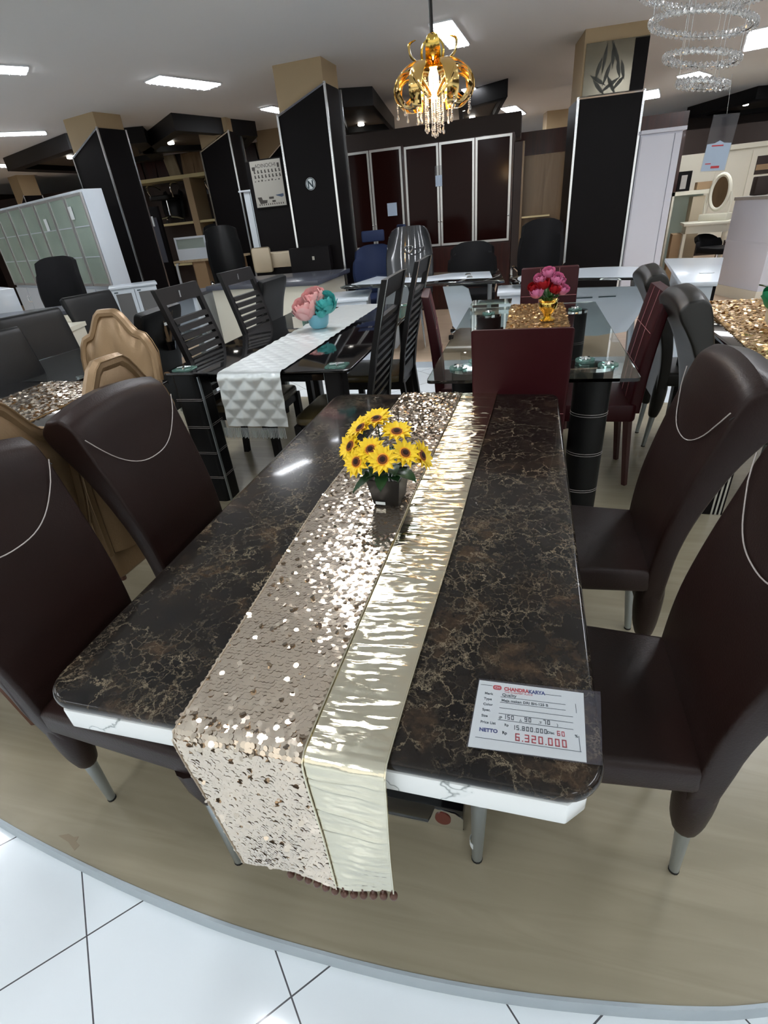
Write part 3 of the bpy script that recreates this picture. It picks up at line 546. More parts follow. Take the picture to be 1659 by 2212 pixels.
for s in (-1, 1): obj('post', tube([(s*.17, 0, .09), (s*.18, 0, .22), (s*.16, 0, .36)], .016, 8), 'vanity', t, True)
t = thing('display_shelf', 'small white framed shelf with tan boxes left of the oval mirror', 'shelf', (2.62, 8.9, 0)); obj('body', bx(-.2, -.17, 0, .3, 0, 1.23), 'vanity', t); obj('top', bx(-.2, .3, 0, .3, 1.18, 1.23), 'vanity', t); obj('back', bx(-.17, .3, .28, .3, 0, 1.18), 'frost', t)
t = thing('cardboard_box', 'tan cardboard box inside the small white framed shelf', 'box', (2.74, 9.0, 0)); obj('body', bx(-.02, .15, -.08, .14, .0, 1.15), 'beige', t)
t = thing('picture_frame', 'small black frame with pale centre beside the white wardrobe top', 'frame', (2.56, 8.95, 1.235)); obj('frame', bx(-.09, .09, 0, .04, 0, .26), 'blacklam', t); obj('centre', bx(-.05, .03, -.006, -.0005, .03, .21), 'greyband', t)
t = thing('cardboard_box', 'brown cardboard box on the shelf left of the oval mirror', 'box', (2.86, 8.99, 1.235)); obj('body', bx(-.1, .1, 0, .15, 0, .1), 'brownbox', t)

# ---- glass desks
t = thing('glass_desk', 'glass desk with white shaped top and chrome discs behind the slat chairs', 'desk', (0, 0, 0))
obj('glass_top', prism([(-1.5, 4.05), (-1.44, 3.98), (.04, 3.72), (.12, 3.76), (.04, 4.55), (-.02, 4.6), (-1.28, 4.95), (-1.36, 4.9)], .735, .75), 'glass', t, bev=.003)
obj('white_top', prism([(-1.42, 4.15), (-.62, 4.02), (-.42, 4.1), (.0, 4.0), (-.06, 4.52), (-.45, 4.6), (-.75, 4.35), (-1.3, 4.75)], .7505, .7545), 'white', t, bev=.003)
for x, y in ((-.22, 4.12), (-.26, 4.35), (-1.1, 4.3)):
    obj('standoff', lathe([(.001, .755), (.03, .755), (.02, .765), (.001, .765)], 16, c=(x, y, 0)), 'chrome', t)
def slab(pts, y0, y1): return prism(pts, y0, y1, 'y')
obj('leg_panel', slab([(-.46, .70), (-.28, .70), (-.22, .67), (-.13, .36), (-.16, .31), (-.34, .31), (-.37, .34)], 4.0, 4.03), 'white', t)
obj('leg_panel', slab([(-1.25, .70), (-.95, .70), (-.85, .3), (-1.1, .0), (-1.4, .0)], 4.6, 4.63), 'white', t)
obj('rear_leg', tube([(-.05, 4.4, .70), (-.05, 4.4, 0)], .022, 10), 'steel', t, True)
t = thing('desk_drawer_unit', 'white low drawer unit in front of the shaped glass desk', 'cabinet', (-1.42, 3.88, 0), R(12)); obj('body', bx(-.2, .22, 0, .6, .0, .63), 'white', t, bev=.004); obj('top', bx(-.22, .24, -.02, .62, .63, .655), 'white', t, bev=.003); obj('drawer_front', bx(-.18, .2, -.018, -.001, .32, .6), 'white', t)
t = thing('glass_desk', 'curved glass desk with white slotted panel behind the burgundy chairs', 'desk', (0, 0, 0))
cp = catmull([(.19, 3.62, 0), (.4, 3.66, 0), (.75, 3.62, 0), (1.1, 3.46, 0), (1.25, 3.46, 0), (1.4, 3.8, 0), (1.3, 4.15, 0), (.95, 4.32, 0), (.6, 4.3, 0), (.3, 4.1, 0), (.19, 4.0, 0), (.16, 3.8, 0), (.19, 3.62, 0)], 5)[:-1]
obj('glass_top', prism([(p.x, p.y) for p in cp], .735, .75), 'glass', t, bev=.002)
c0 = Vector((.72, 3.88, 0)); obj('white_top', prism([tuple((c0+(p-c0)*.88).xy) for p in cp], .7505, .7545), 'white', t)
bp = [(.36, .655), (1.30, .625), (1.30, .46), (1.19, .26), (.95, .22), (.42, .24)]
obj('front_panel', slab(bp, 3.88, 3.90), 'white', t)
for x in (.53, .73, .92): obj('slot', bx(x, x+.14, 3.872, 3.879, .555, .563), 'ink', t)
obj('leg', tube([(.45, 3.95, .69), (.4, 3.95, 0)], .03, 8), 'steel', t, True); obj('leg', tube([(1.2, 3.95, .69), (1.25, 3.95, 0)], .03, 8), 'steel', t, True)
t = thing('desk_drawer_unit', 'white drawer unit under the left end of the curved glass desk', 'cabinet', (.19, 3.55, 0), R(2)); obj('body', bx(-.1, .17, 0, .38, 0, .66), 'white', t, bev=.004); obj('top', bx(-.12, .19, -.02, .4, .66, .69), 'white', t, bev=.003)
t = thing('white_desk', 'glossy white desk end with grey cable plate at the right', 'desk', (1.6, 3.5, 0), R(-3))
obj('top', prism([(-.22, -.42), (.0, -.45), (.34, .95), (-.1, 1.15)], .72, .75), 'white', t, bev=.003); obj('front_panel', prism([(-.21, -.40), (-.02, -.43), (-.02, -.41), (-.21, -.38)], .46, .72), 'white', t)
obj('side_panel', prism([(-.02, -.43), (.0, -.43), (.33, .93), (.31, .93)], .46, .72), 'blacklam', t); obj('cable_plate', prism(rrect(.1, .07, .03, cx=.02, cy=.0), .7502, .753), 'steel', t); obj('pedestal', bx(-.1, .1, .1, .7, 0, .72), 'white', t)

# ================================================================ CHAIR BUILDERS
def shaped_back(front, back, wtab, side_n=1, crown=0):
    """front/back: list of (z,x) profile; closed prism extruded across y with varying half width"""
    F = catmull([(x, 0, z) for z, x in front], 5); B = catmull([(x, 0, z) for z, x in back], 5)
    loop = F + B[::-1]
    bm = bmesh.new(); n = 9; cols = []
    for k in range(n):
        s = -1+2*k/(n-1); cols.append([bm.verts.new((p.x, s*interp(wtab, p.z), p.z - crown*s*s*max(0, (p.z-.6)))) for p in loop])
    for a, b in zip(cols, cols[1:]):
        for i in range(len(loop)): bm.faces.new((a[i], a[(i+1) % len(loop)], b[(i+1) % len(loop)], b[i]))
    bm.faces.new(cols[0][::-1]); bm.faces.new(cols[-1]); bmesh.ops.recalc_face_normals(bm, faces=bm.faces)
    ed = set()
    bm.edges.ensure_lookup_table()
    for col in (cols[0], cols[-1]):
        for i in range(len(loop)):
            e = bm.edges.get((col[i], col[(i+1) % len(loop)])); ed.add(e)
    bmesh.ops.bevel(bm, geom=list(ed), offset=.010, segments=3, affect='EDGES', profile=.5)
    return bm
FR = [(.30, -.180), (.46, -.18), (.6, -.192), (.75, -.222), (.86, -.25), (.93, -.268), (.975, -.285), (.998, -.315)]
BK = [(.30, -.232), (.5, -.236), (.65, -.262), (.78, -.305), (.86, -.345), (.915, -.378), (.955, -.388), (.99, -.36)]
def front_x(z): return interp(FR[:7], z)
def scroll_chair(label, m, group, loc, rz, stitch=True, legm='steel'):
    t = thing('dining_chair', label, 'chair', loc, rz, group)
    obj('backrest', shaped_back(FR, BK, [(.3, .150), (.40, .166), (.46, .172), (.75, .186), (.93, .194), (1, .194)], crown=.07), m, t, True)
    bm = prism([(-.195, -.168), (.21, -.20), (.235, -.185), (.24, 0), (.235, .185), (.21, .20), (-.195, .168)], .385, .462); obj('seat', bm, m, t, bev=.016, seg=3)
    for s in (-1, 1):
        l = obj('leg', tube([(.195, s*.165, .392), (.20, s*.168, .33), (.203, s*.17, .27)], [.042, .036, .022], 14), m, t, True)
        mt = obj('metal_leg', tube([(.203, s*.17, .275), (.206, s*.176, .005)], [.0195, .0125], 14), legm, l, True); obj('foot', lathe([(.001, 0), (.0135, 0), (.0135, .006), (.001, .006)], 12, c=(.206, s*.176, 0)), 'rubber', l)
        l = obj('leg', tube(catmull([(-.206, s*.126, .46), (-.206, s*.126, .36), (-.21, s*.122, .27), (-.215, s*.118, .21), (-.217, s*.117, .192)], 3), [.026, .030, .034, .038, .038, .037, .035, .033, .030, .027, .024, .021, .014], 14), m, t, True)
        obj('metal_leg', tube([(-.216, s*.117, .195), (-.234, s*.108, .005)], [.016, .0105], 14), legm, l, True); obj('foot', lathe([(.001, 0), (.0115, 0), (.0115, .006), (.001, .006)], 12, c=(-.234, s*.108, 0)), 'rubber', l)
    if stitch:
        pts = [(front_x(.79+.125*abs(k/12)**2.4)+.0035, .186*k/12, .79+.125*abs(k/12)**2.4) for k in range(-12, 13)]
        obj('stitched_piping', tube(pts, .0014, 6), 'thread', t, True)
        obj('seam', tube([(x*1.0, .189, z) for z, x in [(.90, -.262), (.93, -.30), (.945, -.335), (.93, -.37)]], .0015, 5), 'rubber', t)
    return t
g = 'brown leather chairs around the marble table'
ch = scroll_chair('brown leather dining chair nearest the viewer on the right of the marble table', 'leather', g, (.48, -.35, 0), PI)
st = obj('barcode_sticker', grid(lambda u, v: (.2065+.0175*math.cos(R(-60+120*u)), .17+.0175*math.sin(R(-60+120*u)), .055+.02*v), 8, 1, .0006), 'paper', ch)
dup(ch, (.495, .225, 0), PI, 'brown leather dining chair far right of the marble table').children
for c in list(bpy.data.objects):
    if c.name.startswith('barcode_sticker.') : bpy.data.objects.remove(c)
ch2 = dup(ch, (-.505, -.475, 0), 0, 'brown leather dining chair at the left edge nearest the viewer')
dup(ch, (-.50, .01, 0), 0, 'brown leather dining chair far left of the marble table, beside gold chair')
for c in list(bpy.data.objects):
    if c.name.startswith('barcode_sticker.') : bpy.data.objects.remove(c)
dk = scroll_chair('dark olive leather chair behind the burgundy side chair, nearer of two', 'oliveleather', 'dark leather chairs at the right black table', (1.27, 1.28, 0), 0, stitch=False)
dup(dk, (1.28, 2.06, 0), 0, 'dark olive leather chair farther of the two by the white desk')

# ================================================================ MAIN TABLE
t = thing('dining_table', 'dark brown marble topped dining table with white marble edge in the foreground', 'table', (0, 0, 0))
def outline(x, y0, y1, rn, rf, n=6):
    pts = []
    for cx, cy, r, a0 in ((x-rn, -y0+rn, rn, -90), (x-rf, y1-rf, rf, 0), (-x+rf, y1-rf, rf, 90), (-x+rn, -y0+rn, rn, 180)):
        for k in range(n+1): a = R(a0+90*k/n); pts.append((cx+r*math.cos(a), cy+r*math.sin(a)))
    return pts
top = obj('marble_top', prism(outline(.452, .752, .84, .06, .05, 8), .6755, .70), 'marble', t, bev=.009, seg=3, ang=50)
obj('marble_edge', prism([(.405, -.751), (.432, -.725), (.432, .79), (.40, .815), (-.40, .815), (-.432, .79), (-.432, -.725), (-.405, -.751)], .630, .675), 'wmarble', t, bev=.003)
pd = obj('pedestal', bx(-.16, .20, -.36, .42, .085, .6145), 'blackgloss', t); 
pl = obj('plinth', bx(-.20, .235, -.47, .52, 0, .085), 'blackgloss', t, bev=.004)
obj('plinth_trim', bx(-.20, .236, -.4725, -.4702, .001, .008), 'chrome', pl)
obj('plinth_inlay', prism([(.145, .008), (.235, .008), (.235, .055), (.215, .075), (.165, .08), (.155, .04)], -.4735, -.4708, 'y'), 'chrome', pl)
obj('plinth_inlay_centre', prism([(.185+.02*math.cos(a), .045+.026*math.sin(a)) for a in [k*PI/10 for k in range(20)]], -.4755, -.4738, 'y'), mat('red_brown_gloss', (.12, .02, .015), .1, coat=.5), pl)

# ---- sequin runner
ZT = .7015
def runner_pt(a, s, lift=0):
    """a: 0 left edge .. 1 right edge; s: metres along from the far end (0) over the near edge and down"""
    LT = 1.60
    xl = interp([(-.77, -.168), (-.05, -.192), (.84, -.155)], .835-min(s, LT)); xr = interp([(-.77, .168), (-.05, .196), (.84, .225)], .835-min(s, LT))
    if s < LT-.012: y = .835-s; z = ZT+lift; 
    else:
        q = s-(LT-.012); r = .018
        if q < r*PI/2: th = q/r; y = .835-(LT-.012)-math.sin(th)*(r+lift); z = ZT-r+math.cos(th)*(r+lift)
        else:
            h = q-r*PI/2; f = h/.33; y = .835-(LT-.012)-r-lift-.008*f+.004*math.sin(9*a+5*f)*f; z = ZT-r-h
            xl = -.168+.045*f**1.3; xr = .168-.012*f
    return Vector((xl+(xr-xl)*a, y, z))
SEAM = .635; LEN = 1.60+.345
def hem(a): return LEN - .018*max(0, (a-.7)/.3) + .0*a - .03*max(0, .25-a)
rn = thing('table_runner', 'rose gold sequin and champagne foil runner draped down the marble table', 'table runner', (0, 0, 0))
rf = random.Random(12); FOLDS = [(.05+.058*k+rf.uniform(-.02, .02), rf.uniform(-.06, .06), rf.uniform(.0008, .0026)) for k in range(32)]
def clothf(a0, a1, amp, fine):
    def f(u, v):
        a = a0+(a1-a0)*u; s = v*hem(a); p = runner_pt(a, s, .0012)
        if amp:
            top = s < 1.58
            edge = min(1, 5*min(u, 1-u)+.15)
            w1 = noise.noise(Vector((a*3.5, s*fine, .5)))*.45+noise.noise(Vector((a*9+s*6, s*fine*2.9, 3.1)))*.38+noise.noise(Vector((a*22, s*fine*6, 7.1)))*.2
            d = (w1+.35)*amp*edge*(1 if top else .8)
            for s0, k0, h0 in FOLDS:
                q_ = (s-s0-k0*(a-.8)-.006*noise.noise(Vector((a*9, s0*7, 1))))/.0042
                if abs(q_) < 3: d += h0*math.exp(-q_*q_)*min(1, 8*min(u, 1-u)+.1)
            if top: p.z += max(d, 0)
            else: p.y -= max(d, 0)
        return p
    return f
obj('sequin_backing', grid(clothf(0, SEAM, 0, 1), 12, 120, .0008), 'cloth', rn, True)
obj('foil_strip', grid(clothf(SEAM, 1, .0036, 30), 26, 620), 'foil', rn, True)
bm = bmesh.new(); rnd = random.Random(2); na = 30; s = .0; row = 0
while s < LEN-.004:
    big_d = noise.noise(Vector((s*3, 5, 1)))
    for k in range(na):
        a = (k+(.5 if row % 2 else 0)+.3)/(na+.5)*SEAM*.995
        if s > hem(a)-.002: continue
        p = runner_pt(a, s, .0032); q = runner_pt(a, s+.004, .0032); tdir = (q-p).normalized(); xdir = Vector((1, 0, 0)); nrm = xdir.cross(-tdir); nrm = nrm if (nrm.z > 0 or nrm.y < -.5) else -nrm
        cl = noise.noise(Vector((a*9, s*7, 0)))
        on_fold = 1.565 < s < 1.62; hang = s >= 1.62; far = s < .45
        sd = 2.0 if not (far or hang) else (7 if far else 3.5)
        pr = .07+.12*max(0, cl)+(.4 if on_fold else 0)+(.25 if far else 0)-(.03 if hang else 0)
        if rnd.random() < pr: sd = 15
        tx, ty = R(rnd.gauss(0, sd)), R(rnd.gauss(0, sd))
        r = .0050*rnd.uniform(.85, 1.12); n2 = (nrm + xdir*math.tan(tx) + tdir*math.tan(ty)+tdir*-.03).normalized(); u = (xdir-n2*xdir.dot(n2)).normalized(); v = n2.cross(u)
        pc = p + nrm*(abs(math.sin(tx))+abs(math.sin(ty)))*r*.6 + nrm*rnd.uniform(0, .0006)
        bm.faces.new([bm.verts.new(pc+(u*math.cos(j*PI/4)+v*math.sin(j*PI/4))*r) for j in range(8)])
    s += .0062; row += 1
obj('sequins', bm, 'sequin', rn, stuff=True)
for a0, nm in ((.0, 'left'), (SEAM, 'mid'), (1.0, 'right')):
    obj('stitched_hem', tube([runner_pt(min(max(a0, .004), .996), hem(a0)*k/150, .0042) for k in range(151)], .0016, 5), 'foil' if a0 else 'cloth', rn, True)
for k in range(12):
    a = .30+.69*k/11; p = runner_pt(a, hem(a), .001)
    b = obj('bead_tassel', tube([(p.x, p.y, p.z+.004), (p.x, p.y, p.z-.010)], .0022, 6), 'bead', rn)
    bmm = bmesh.new(); bmesh.ops.create_uvsphere(bmm, u_segments=16, v_segments=10, radius=.0072); obj('bead', bmm, 'bead', b, True, loc=(p.x, p.y, p.z-.0165))

# ---- sunflowers
pt = thing('potted_sunflowers', 'artificial sunflowers in a square black pot on the sequin runner', 'flower pot', (0, -.045, .7065), R(-4))
bm = bmesh.new(); prof = [(.030, 0), (.034, .002), (.044, .074), (.045, .078), (.041, .078), (.039, .064)]
rings = []
for r, z in prof: rings.append([bm.verts.new((sx*r-.008*0, sy*r, z)) for sx, sy in ((-1, -1), (1, -1), (1, 1), (-1, 1))])
for a, b in zip(rings, rings[1:]):
    for k in range(4): bm.faces.new((a[k], a[(k+1) % 4], b[(k+1) % 4], b[k]))
bm.faces.new(rings[0][::-1]); bm.faces.new(rings[-1]); bmesh.ops.recalc_face_normals(bm, faces=bm.faces)
obj('pot', bm, mat('matt_black_pot', (.011, .010, .010), .4, spec=.3), pt, bev=.0025)
o = obj('price_sticker', bx(-.026, .0, -.0355, -.0348, .008, .017), 'paper', pt); o.rotation_euler = (R(7), 0, 0); o.location = (0, -.001, .001)
def sunflower(parent, pos, nrm, r, seed):
    rnd = random.Random(seed); n = Vector(nrm).normalized(); u, v = frame_for(n); p0 = Vector(pos)
    bm = bmesh.new()
    for layer, (rr, cup, nn, off) in enumerate(((1, .42, 13, 0), (.86, .68, 12, .5))):
        for k in range(nn):
            a = 2*PI*(k+off)/nn+rnd.uniform(-.06, .06); d = u*math.cos(a)+v*math.sin(a); sd = n.cross(d); L = r*rr*rnd.uniform(.9, 1.08); cu = cup+rnd.uniform(-.12, .1)
            prev = None
            for j in range(7):
                f = j/6; w = L*.175*math.sin(PI*min(f*.92+.08, 1))**.7*(1 if f < .6 else (1-(f-.6)/.45)); h = cu*L*(f-.15*f*f*f*3)*.75
                c = p0+d*(L*(.18+.82*f))+n*(h); a1 = bm.verts.new(c-sd*w+n*w*.25); a2 = bm.verts.new(c-n*w*.15); a3 = bm.verts.new(c+sd*w+n*w*.25)
                if prev: bm.faces.new((prev[0], prev[1], a2, a1)); bm.faces.new((prev[1], prev[2], a3, a2))
                prev = (a1, a2, a3)
    f = obj('flower_head', bm, 'petal', parent, True)
    def disc(r0, h, m, nm):
        b = bmesh.new(); bmesh.ops.create_uvsphere(b, u_segments=16, v_segments=8, radius=1)
        for q in b.verts: c = q.co.copy(); q.co = p0+u*c.x*r0+v*c.y*r0+n*(c.z*h+.004)
        obj(nm, b, m, f, True)
    disc(r*.42, .003, 'petalin', 'petal_base'); disc(r*.33, .0052, 'seedring', 'seed_ring'); disc(r*.23, .0072, 'seed', 'seed_centre')
    obj('stem', tube(catmull([p0-n*.002, p0-n*.02-Vector((0, 0, .012)), Vector((p0.x*.35, p0.y*.35, .10)), Vector((p0.x*.1, p0.y*.1, .06))], 4), .0016, 6), 'leaf', parent, True)
OFF = Vector((0, -.045, .7065))
FL = [((-.046, -.12, .847), (-.25, -.8, .55)), ((.023, -.13, .862), (.12, -.75, .62)), ((-.014, -.105, .873), (-.05, -.6, .78)), ((.060, -.08, .857), (.5, -.45, .72)), ((.031, -.04, .892), (.15, -.25, .95)), ((-.025, -.02, .915), (-.05, -.22, 1)), ((-.055, -.05, .903), (-.42, -.35, .85)), ((-.074, -.08, .868), (-.50, -.60, .60)), ((.088, -.04, .834), (.9, -.1, .45))]
for i, (p, n) in enumerate(FL): sunflower(pt, Vector(p)-OFF, n, .039 if i < 4 else .044, i)
def leaf(parent, base, tip, w, droop=.01, m='leaf', nm='leaf'):
    b = Vector(base); e = Vector(tip); d = e-b; sd = d.cross(Vector((0, 0, 1))).normalized()
    if sd.length < .1: sd = Vector((1, 0, 0))
    def f(u, v):
        c = b+d*v+Vector((0, 0, droop*math.sin(PI*v))); ww = w*math.sin(PI*min(1, v*.93+.07))**.8*(1+.08*math.sin(v*34)); return c+sd*ww*(u-.5)*2+Vector((0, 0, .25*w*abs(u-.5)*2))
    return obj(nm, grid(f, 4, 12, .0006), m, parent, True)
for b, e, w in [((-.02, -.03, .085), (-.075, -.062, .045), .020), ((0, -.03, .09), (.008, -.085, .068), .017), ((.02, -.02, .09), (.09, -.055, .085), .021), ((-.02, -.02, .10), (-.06, -.05, .10), .02), ((.0, -.02, .1), (-.02, -.07, .10), .02), ((.01, -.01, .1), (.04, -.06, .10), .02), ((0, 0, .1), (.05, .04, .12), .02), ((0, 0, .1), (-.06, .03, .12), .02), ((0, 0, .1), (.0, .06, .12), .02), ((.02, -.03, .08), (.045, -.055, .082), .018), ((-.02, -.03, .08), (-.035, -.06, .09), .018), ((-.025, -.02, .085), (-.07, -.03, .075), .018)]: leaf(pt, b, e, w)

# ---- price tag on the table
tg = thing('price_card', 'printed white price card in a clear sleeve on the marble table corner', 'price card', (.272, -.709, .7012), R(1.5))
ms = [(0, 0), (.183, -.001), (.187, .119), (.010, .121)]
def cardplane(pts, z0, z1): return prism(pts, z0, z1)
obj('sleeve', grid(lambda u, v: (-.002+.177*u+v*(.010+.003*u), -.002+.122*v, .0028+(.0035*max(0, (u-.78)/.22)*abs(math.sin(7*v+2*u)))), 30, 16, .0005), 'plastic', tg, True)
paper = obj('card', cardplane([(0, .0), (.156, .002), (.164, .116), (.009, .118)], .0003, .0014), 'paper', tg)
# lettering on the card: x along the writing, y up the card
def T(s, x, y, size, m='ink', bold=.00012, sx=1): textmesh(s, size, m, paper, (x+y*.07, y, .0015), (0, 0, R(.5)), bold=bold, sx=sx)
def bar(x0, x1, y, h=.0005, m='ink'): return bx(x0+y*.07, x1+y*.07, y-h/2, y+h/2, .0015, .0018)
T('CHANDRA', .040, .1035, .0088, 'redink', .0004, .85); T('KARYA', .0765, .1035, .0088, 'blueink', .0004, .85); T('THE CHEAPEST PLACE', .041, .0990, .0038, 'redink', 0, 1.1)
T('Merk', .012, .092, .0058); T('Quality', .038, .0925, .0072); T('Type', .012, .082, .0058); T('Meja makan DRI BH-125 B', .038, .0825, .0062)
T('Color', .012, .072, .0058); T('Spec.', .012, .062, .0058); T('Size', .012, .0515, .0058); T('Price List', .012, .0405, .0058); T('Rp', .046, .0405, .0055); T('NETTO', .012, .027, .0078, 'blueink', .0004); T('Rp', .044, .027, .0062, 'ink', .0002)
T('(P', .037, .0515, .0058); T(',L', .066, .0515, .0055); T(',T', .093, .0515, .0055); T(')', .118, .0515, .0058); T('Disc', .105, .0375, .0055); T('%', .142, .0375, .006)
bm = bmesh.new()
for x0, x1, y in [(.004, .022, .1095), (.100, .124, .105), (.036, .13, .0905), (.036, .13, .0805), (.036, .14, .0705), (.036, .14, .0605), (.036, .14, .0495), (.008, .150, .016)]:
    bx(x0+y*.07, x1+y*.07, y-.0003, y+.0003, .0015, .0018, bm)
bx(.1495, .1502, .016, .040, .0015, .0018, bm); bx(.150, .1507, .078, .094, .0015, .0018, bm); obj('ruled_lines', bm, 'ink', paper)
lg = obj('logo_badge', prism(rrect(.013, .0085, .0035, cx=.037, cy=.107), .0015, .0018), 'redink', paper); textmesh('CH', .0055, 'paper', lg, (.0325, .105, .0019), sx=1.1)
SEG = {'0': 'abcdef', '1': 'bc', '2': 'abged', '3': 'abgcd', '5': 'afgcd', '6': 'afgedc', '7': 'abc', '8': 'abcdefg', '9': 'abcdfg'}
def digits(s, x, y, h, m):
    bm = bmesh.new(); w = h*.52; tk = h*.13
    for c in s:
        if c == '.': bx(x, x+tk, y, y+tk, .0015, .0019, bm); x += tk*2.4; continue
        if c == ' ': x += w; continue
        q = {'a': (0, w, h-tk, h), 'd': (0, w, 0, tk), 'g': (0, w, h/2-tk/2, h/2+tk/2), 'f': (0, tk, h/2, h), 'b': (w-tk, w, h/2, h), 'e': (0, tk, 0, h/2), 'c': (w-tk, w, 0, h/2)}
        for g_ in SEG[c]:
            a, b, c0_, d = q[g_]; bx(x+a, x+b, y+c0_, y+d, .0015, .0019, bm)
        x += w+h*.26
    obj('printed_digits', bm, m, paper)
digits('150', .047, .052, .0072, 'ink'); digits('90', .077, .052, .0072, 'ink'); digits('70', .103, .052, .0072, 'ink'); digits('15.800.000', .060, .0365, .0072, 'ink'); digits('60', .121, .036, .0078, 'redink'); digits('6.320.000', .064, .019, .0118, 'redink')

# ================================================================ SECOND (BLACK GLASS) TABLE
def leather_leg(parent, x, y, rx, ry, z1, m='blackleather'):
    l = obj('leg', lathe([(1, 0), (1, z1)], 28, c=(x, y, 0), sx=rx, sy=ry), m, parent, True)
    bm = bmesh.new()
    for z in (.18, .36, .54):
        for dz in (0, .01): tube([(x+rx*1.012*math.cos(a), y+ry*1.012*math.sin(a), z+dz) for a in [k*2*PI/24 for k in range(24)]], .0011, 4, bm, closed=True)
    obj('stitching', bm, 'thread', l); return l
def standoff(parent, x, y, z, r=.03):
    s = obj('glass_disc', lathe([(.001, z), (r*1.6, z), (r*1.6, z+.008), (.001, z+.008)], 20, c=(x, y, 0)), 'glassedge', parent)
    bm = bmesh.new(); lathe([(.001, z+.0085), (r*.5, z+.0085), (r*.35, z+.018), (.001, z+.02)], 16, bm, (x, y, 0))
    for k in range(4):
        a = PI/4+k*PI/2; d = Vector((math.cos(a), math.sin(a), 0)); tube([Vector((x, y, z+.014)), Vector((x, y, z+.012))+d*r*1.1], [.006, .003], 6, bm)
    obj('chrome_star', bm, 'chrome', s, True)
t = thing('dining_table', 'black glass dining table under the silver woven runner', 'table', (0, 0, 0))
obj('glass_top', prism(outline2 := [(p[0]-.95, p[1]+1.93) for p in rrect(1.0, 1.80, .03)], .738, .75), 'blackgloss', t, bev=.002)
obj('undershelf', prism([(p[0]-.95, p[1]+1.93) for p in rrect(.8, 1.5, .03)], .66, .69), 'blackgloss', t)
obj('leg', prism([(p[0]-1.35, p[1]+1.12) for p in rrect(.145, .14, .03)], 0, .737), 'blackleather', t)
bm = bmesh.new()
for z in (.15, .30, .45, .60):
    for dz in (0, .009): tube([(-1.424, 1.0485, z+dz), (-1.275, 1.0485, z+dz), (-1.275, 1.19, z+dz)], .001, 4, bm)
obj('leg_stitching', bm, 'thread', t)
obj('leg_strip', bx(-1.276, -1.270, 1.06, 1.075, 0, .72), 'steel', t)
for (x, y) in ((-.55, 1.12), (-1.35, 2.72), (-.55, 2.72)):
    l = obj('leg', prism([(p[0]+x, p[1]+y) for p in rrect(.09, .11, .02)], 0, .737), 'blackwood', t); obj('leg_strip', bx(x-.05, x-.0455, y-.03, y-.015, 0, .72), 'steel', l)
for x, y in ((-1.36, 1.10), (-.53, 1.10), (-1.4, 2.74), (-.53, 2.72)):
    s = obj('corner_plate', prism([(p[0]+x, p[1]+y) for p in rrect(.10, .09, .01)], .7505, .757), 'glassedge', t); bm = bmesh.new()
    for k in range(4):
        a = .4+k*PI/2; d = Vector((math.cos(a), math.sin(a), 0)); tube([Vector((x, y, .762)), Vector((x, y, .762))+d*.035], [.008, .004], 6, bm)
    obj('chrome_star', bm, 'chrome', s, True)
# silver runner with diamond relief
sr = thing('table_runner', 'silver diamond woven runner with fringe on the black glass table', 'table runner', (0, 0, 0))
def srf(u, v):
    s = v*2.10; x0 = -1.115; wd = .335
    if s < 1.82: p = Vector((x0+wd*u+.03*(1-s/1.82), 2.84-s, .7515+.0035))
    else:
        q = s-1.82; r = .02
        if q < r*PI/2: th = q/r; p = Vector((x0+wd*u, 1.02-math.sin(th)*r, .755-r+math.cos(th)*r))
        else: p = Vector((x0+wd*u-.02*(q-.03), 1.0-.004, .735-(q-r*PI/2)))
    a = u*3.5; b = s*3.5/.335
    k = 1-2*max(abs((a+b) % 1-.5), abs((a-b) % 1-.5)); amp = .005 if s > 1.80 or .5 < s < 1.25 else .002
    if s < 1.82: p.z += amp*k
    else: p.y -= amp*k*1.3
    return p
obj('cloth', grid(srf, 60, 340), 'silvercloth', sr, True)
bm = bmesh.new()
for k in range(46):
    x = -1.145+.335*k/45; tube([(x, .994, .478), (x+.002*math.sin(k), .992, .425-.004*math.sin(k*2.3))], .0022, 4, bm)
obj('fringe', bm, 'silvercloth', sr, stuff=True)
# pink and teal bouquet
def rose_head(bm, c, r, seed, up=Vector((0, -.3, 1))):
    rnd = random.Random(seed); n = up.normalized(); u, v = frame_for(n); c = Vector(c)
    for rr, cnt, th1 in ((.36, 3, .45), (.55, 4, .6), (.74, 5, .8), (.9, 5, 1.0), (1.0, 6, 1.3)):
        for k in range(cnt):
            a0 = 2*PI*k/cnt+rr*5+rnd.uniform(-.15, .15); wd = 2*PI/cnt*1.35; sc = rnd.uniform(.94, 1.06)
            def f(uu, vv):
                e = abs(uu-.5)*2; th = 2.7+(th1-2.7)*vv*(1-.22*e*e); a = a0+(uu-.5)*wd*(1-.25*vv); R_ = r*rr*sc*(1+.10*max(0, vv-.7)/.3+.03*math.sin(uu*9+k)*vv)
                return c+(u*math.cos(a)+v*math.sin(a))*(math.sin(th)*R_)+n*(math.cos(th)*R_)
            grid(f, 6, 6, 0, bm)
pt2 = thing('potted_flowers', 'pink and teal artificial flowers in a pale blue pot on the silver runner', 'flower pot', (-.95, 1.99, .76))
obj('pot', lathe([(.045, 0), (.06, .02), (.068, .06), (.07, .085), (.062, .085), (.06, .07)], 24), 'tealpot', pt2, True)
for i, (p, r, m) in enumerate([((-.06, -.05, .13), .078, 'pink'), ((-.02, .02, .18), .07, 'pink'), ((.06, .0, .15), .07, 'teal'), ((.045, -.05, .10), .035, 'teal'), ((-.02, .06, .13), .05, 'teal')]):
    bm = bmesh.new(); rose_head(bm, p, r, i, Vector((p[0]*2, -.5, 1))); obj('flower_head', bm, m, pt2, True)
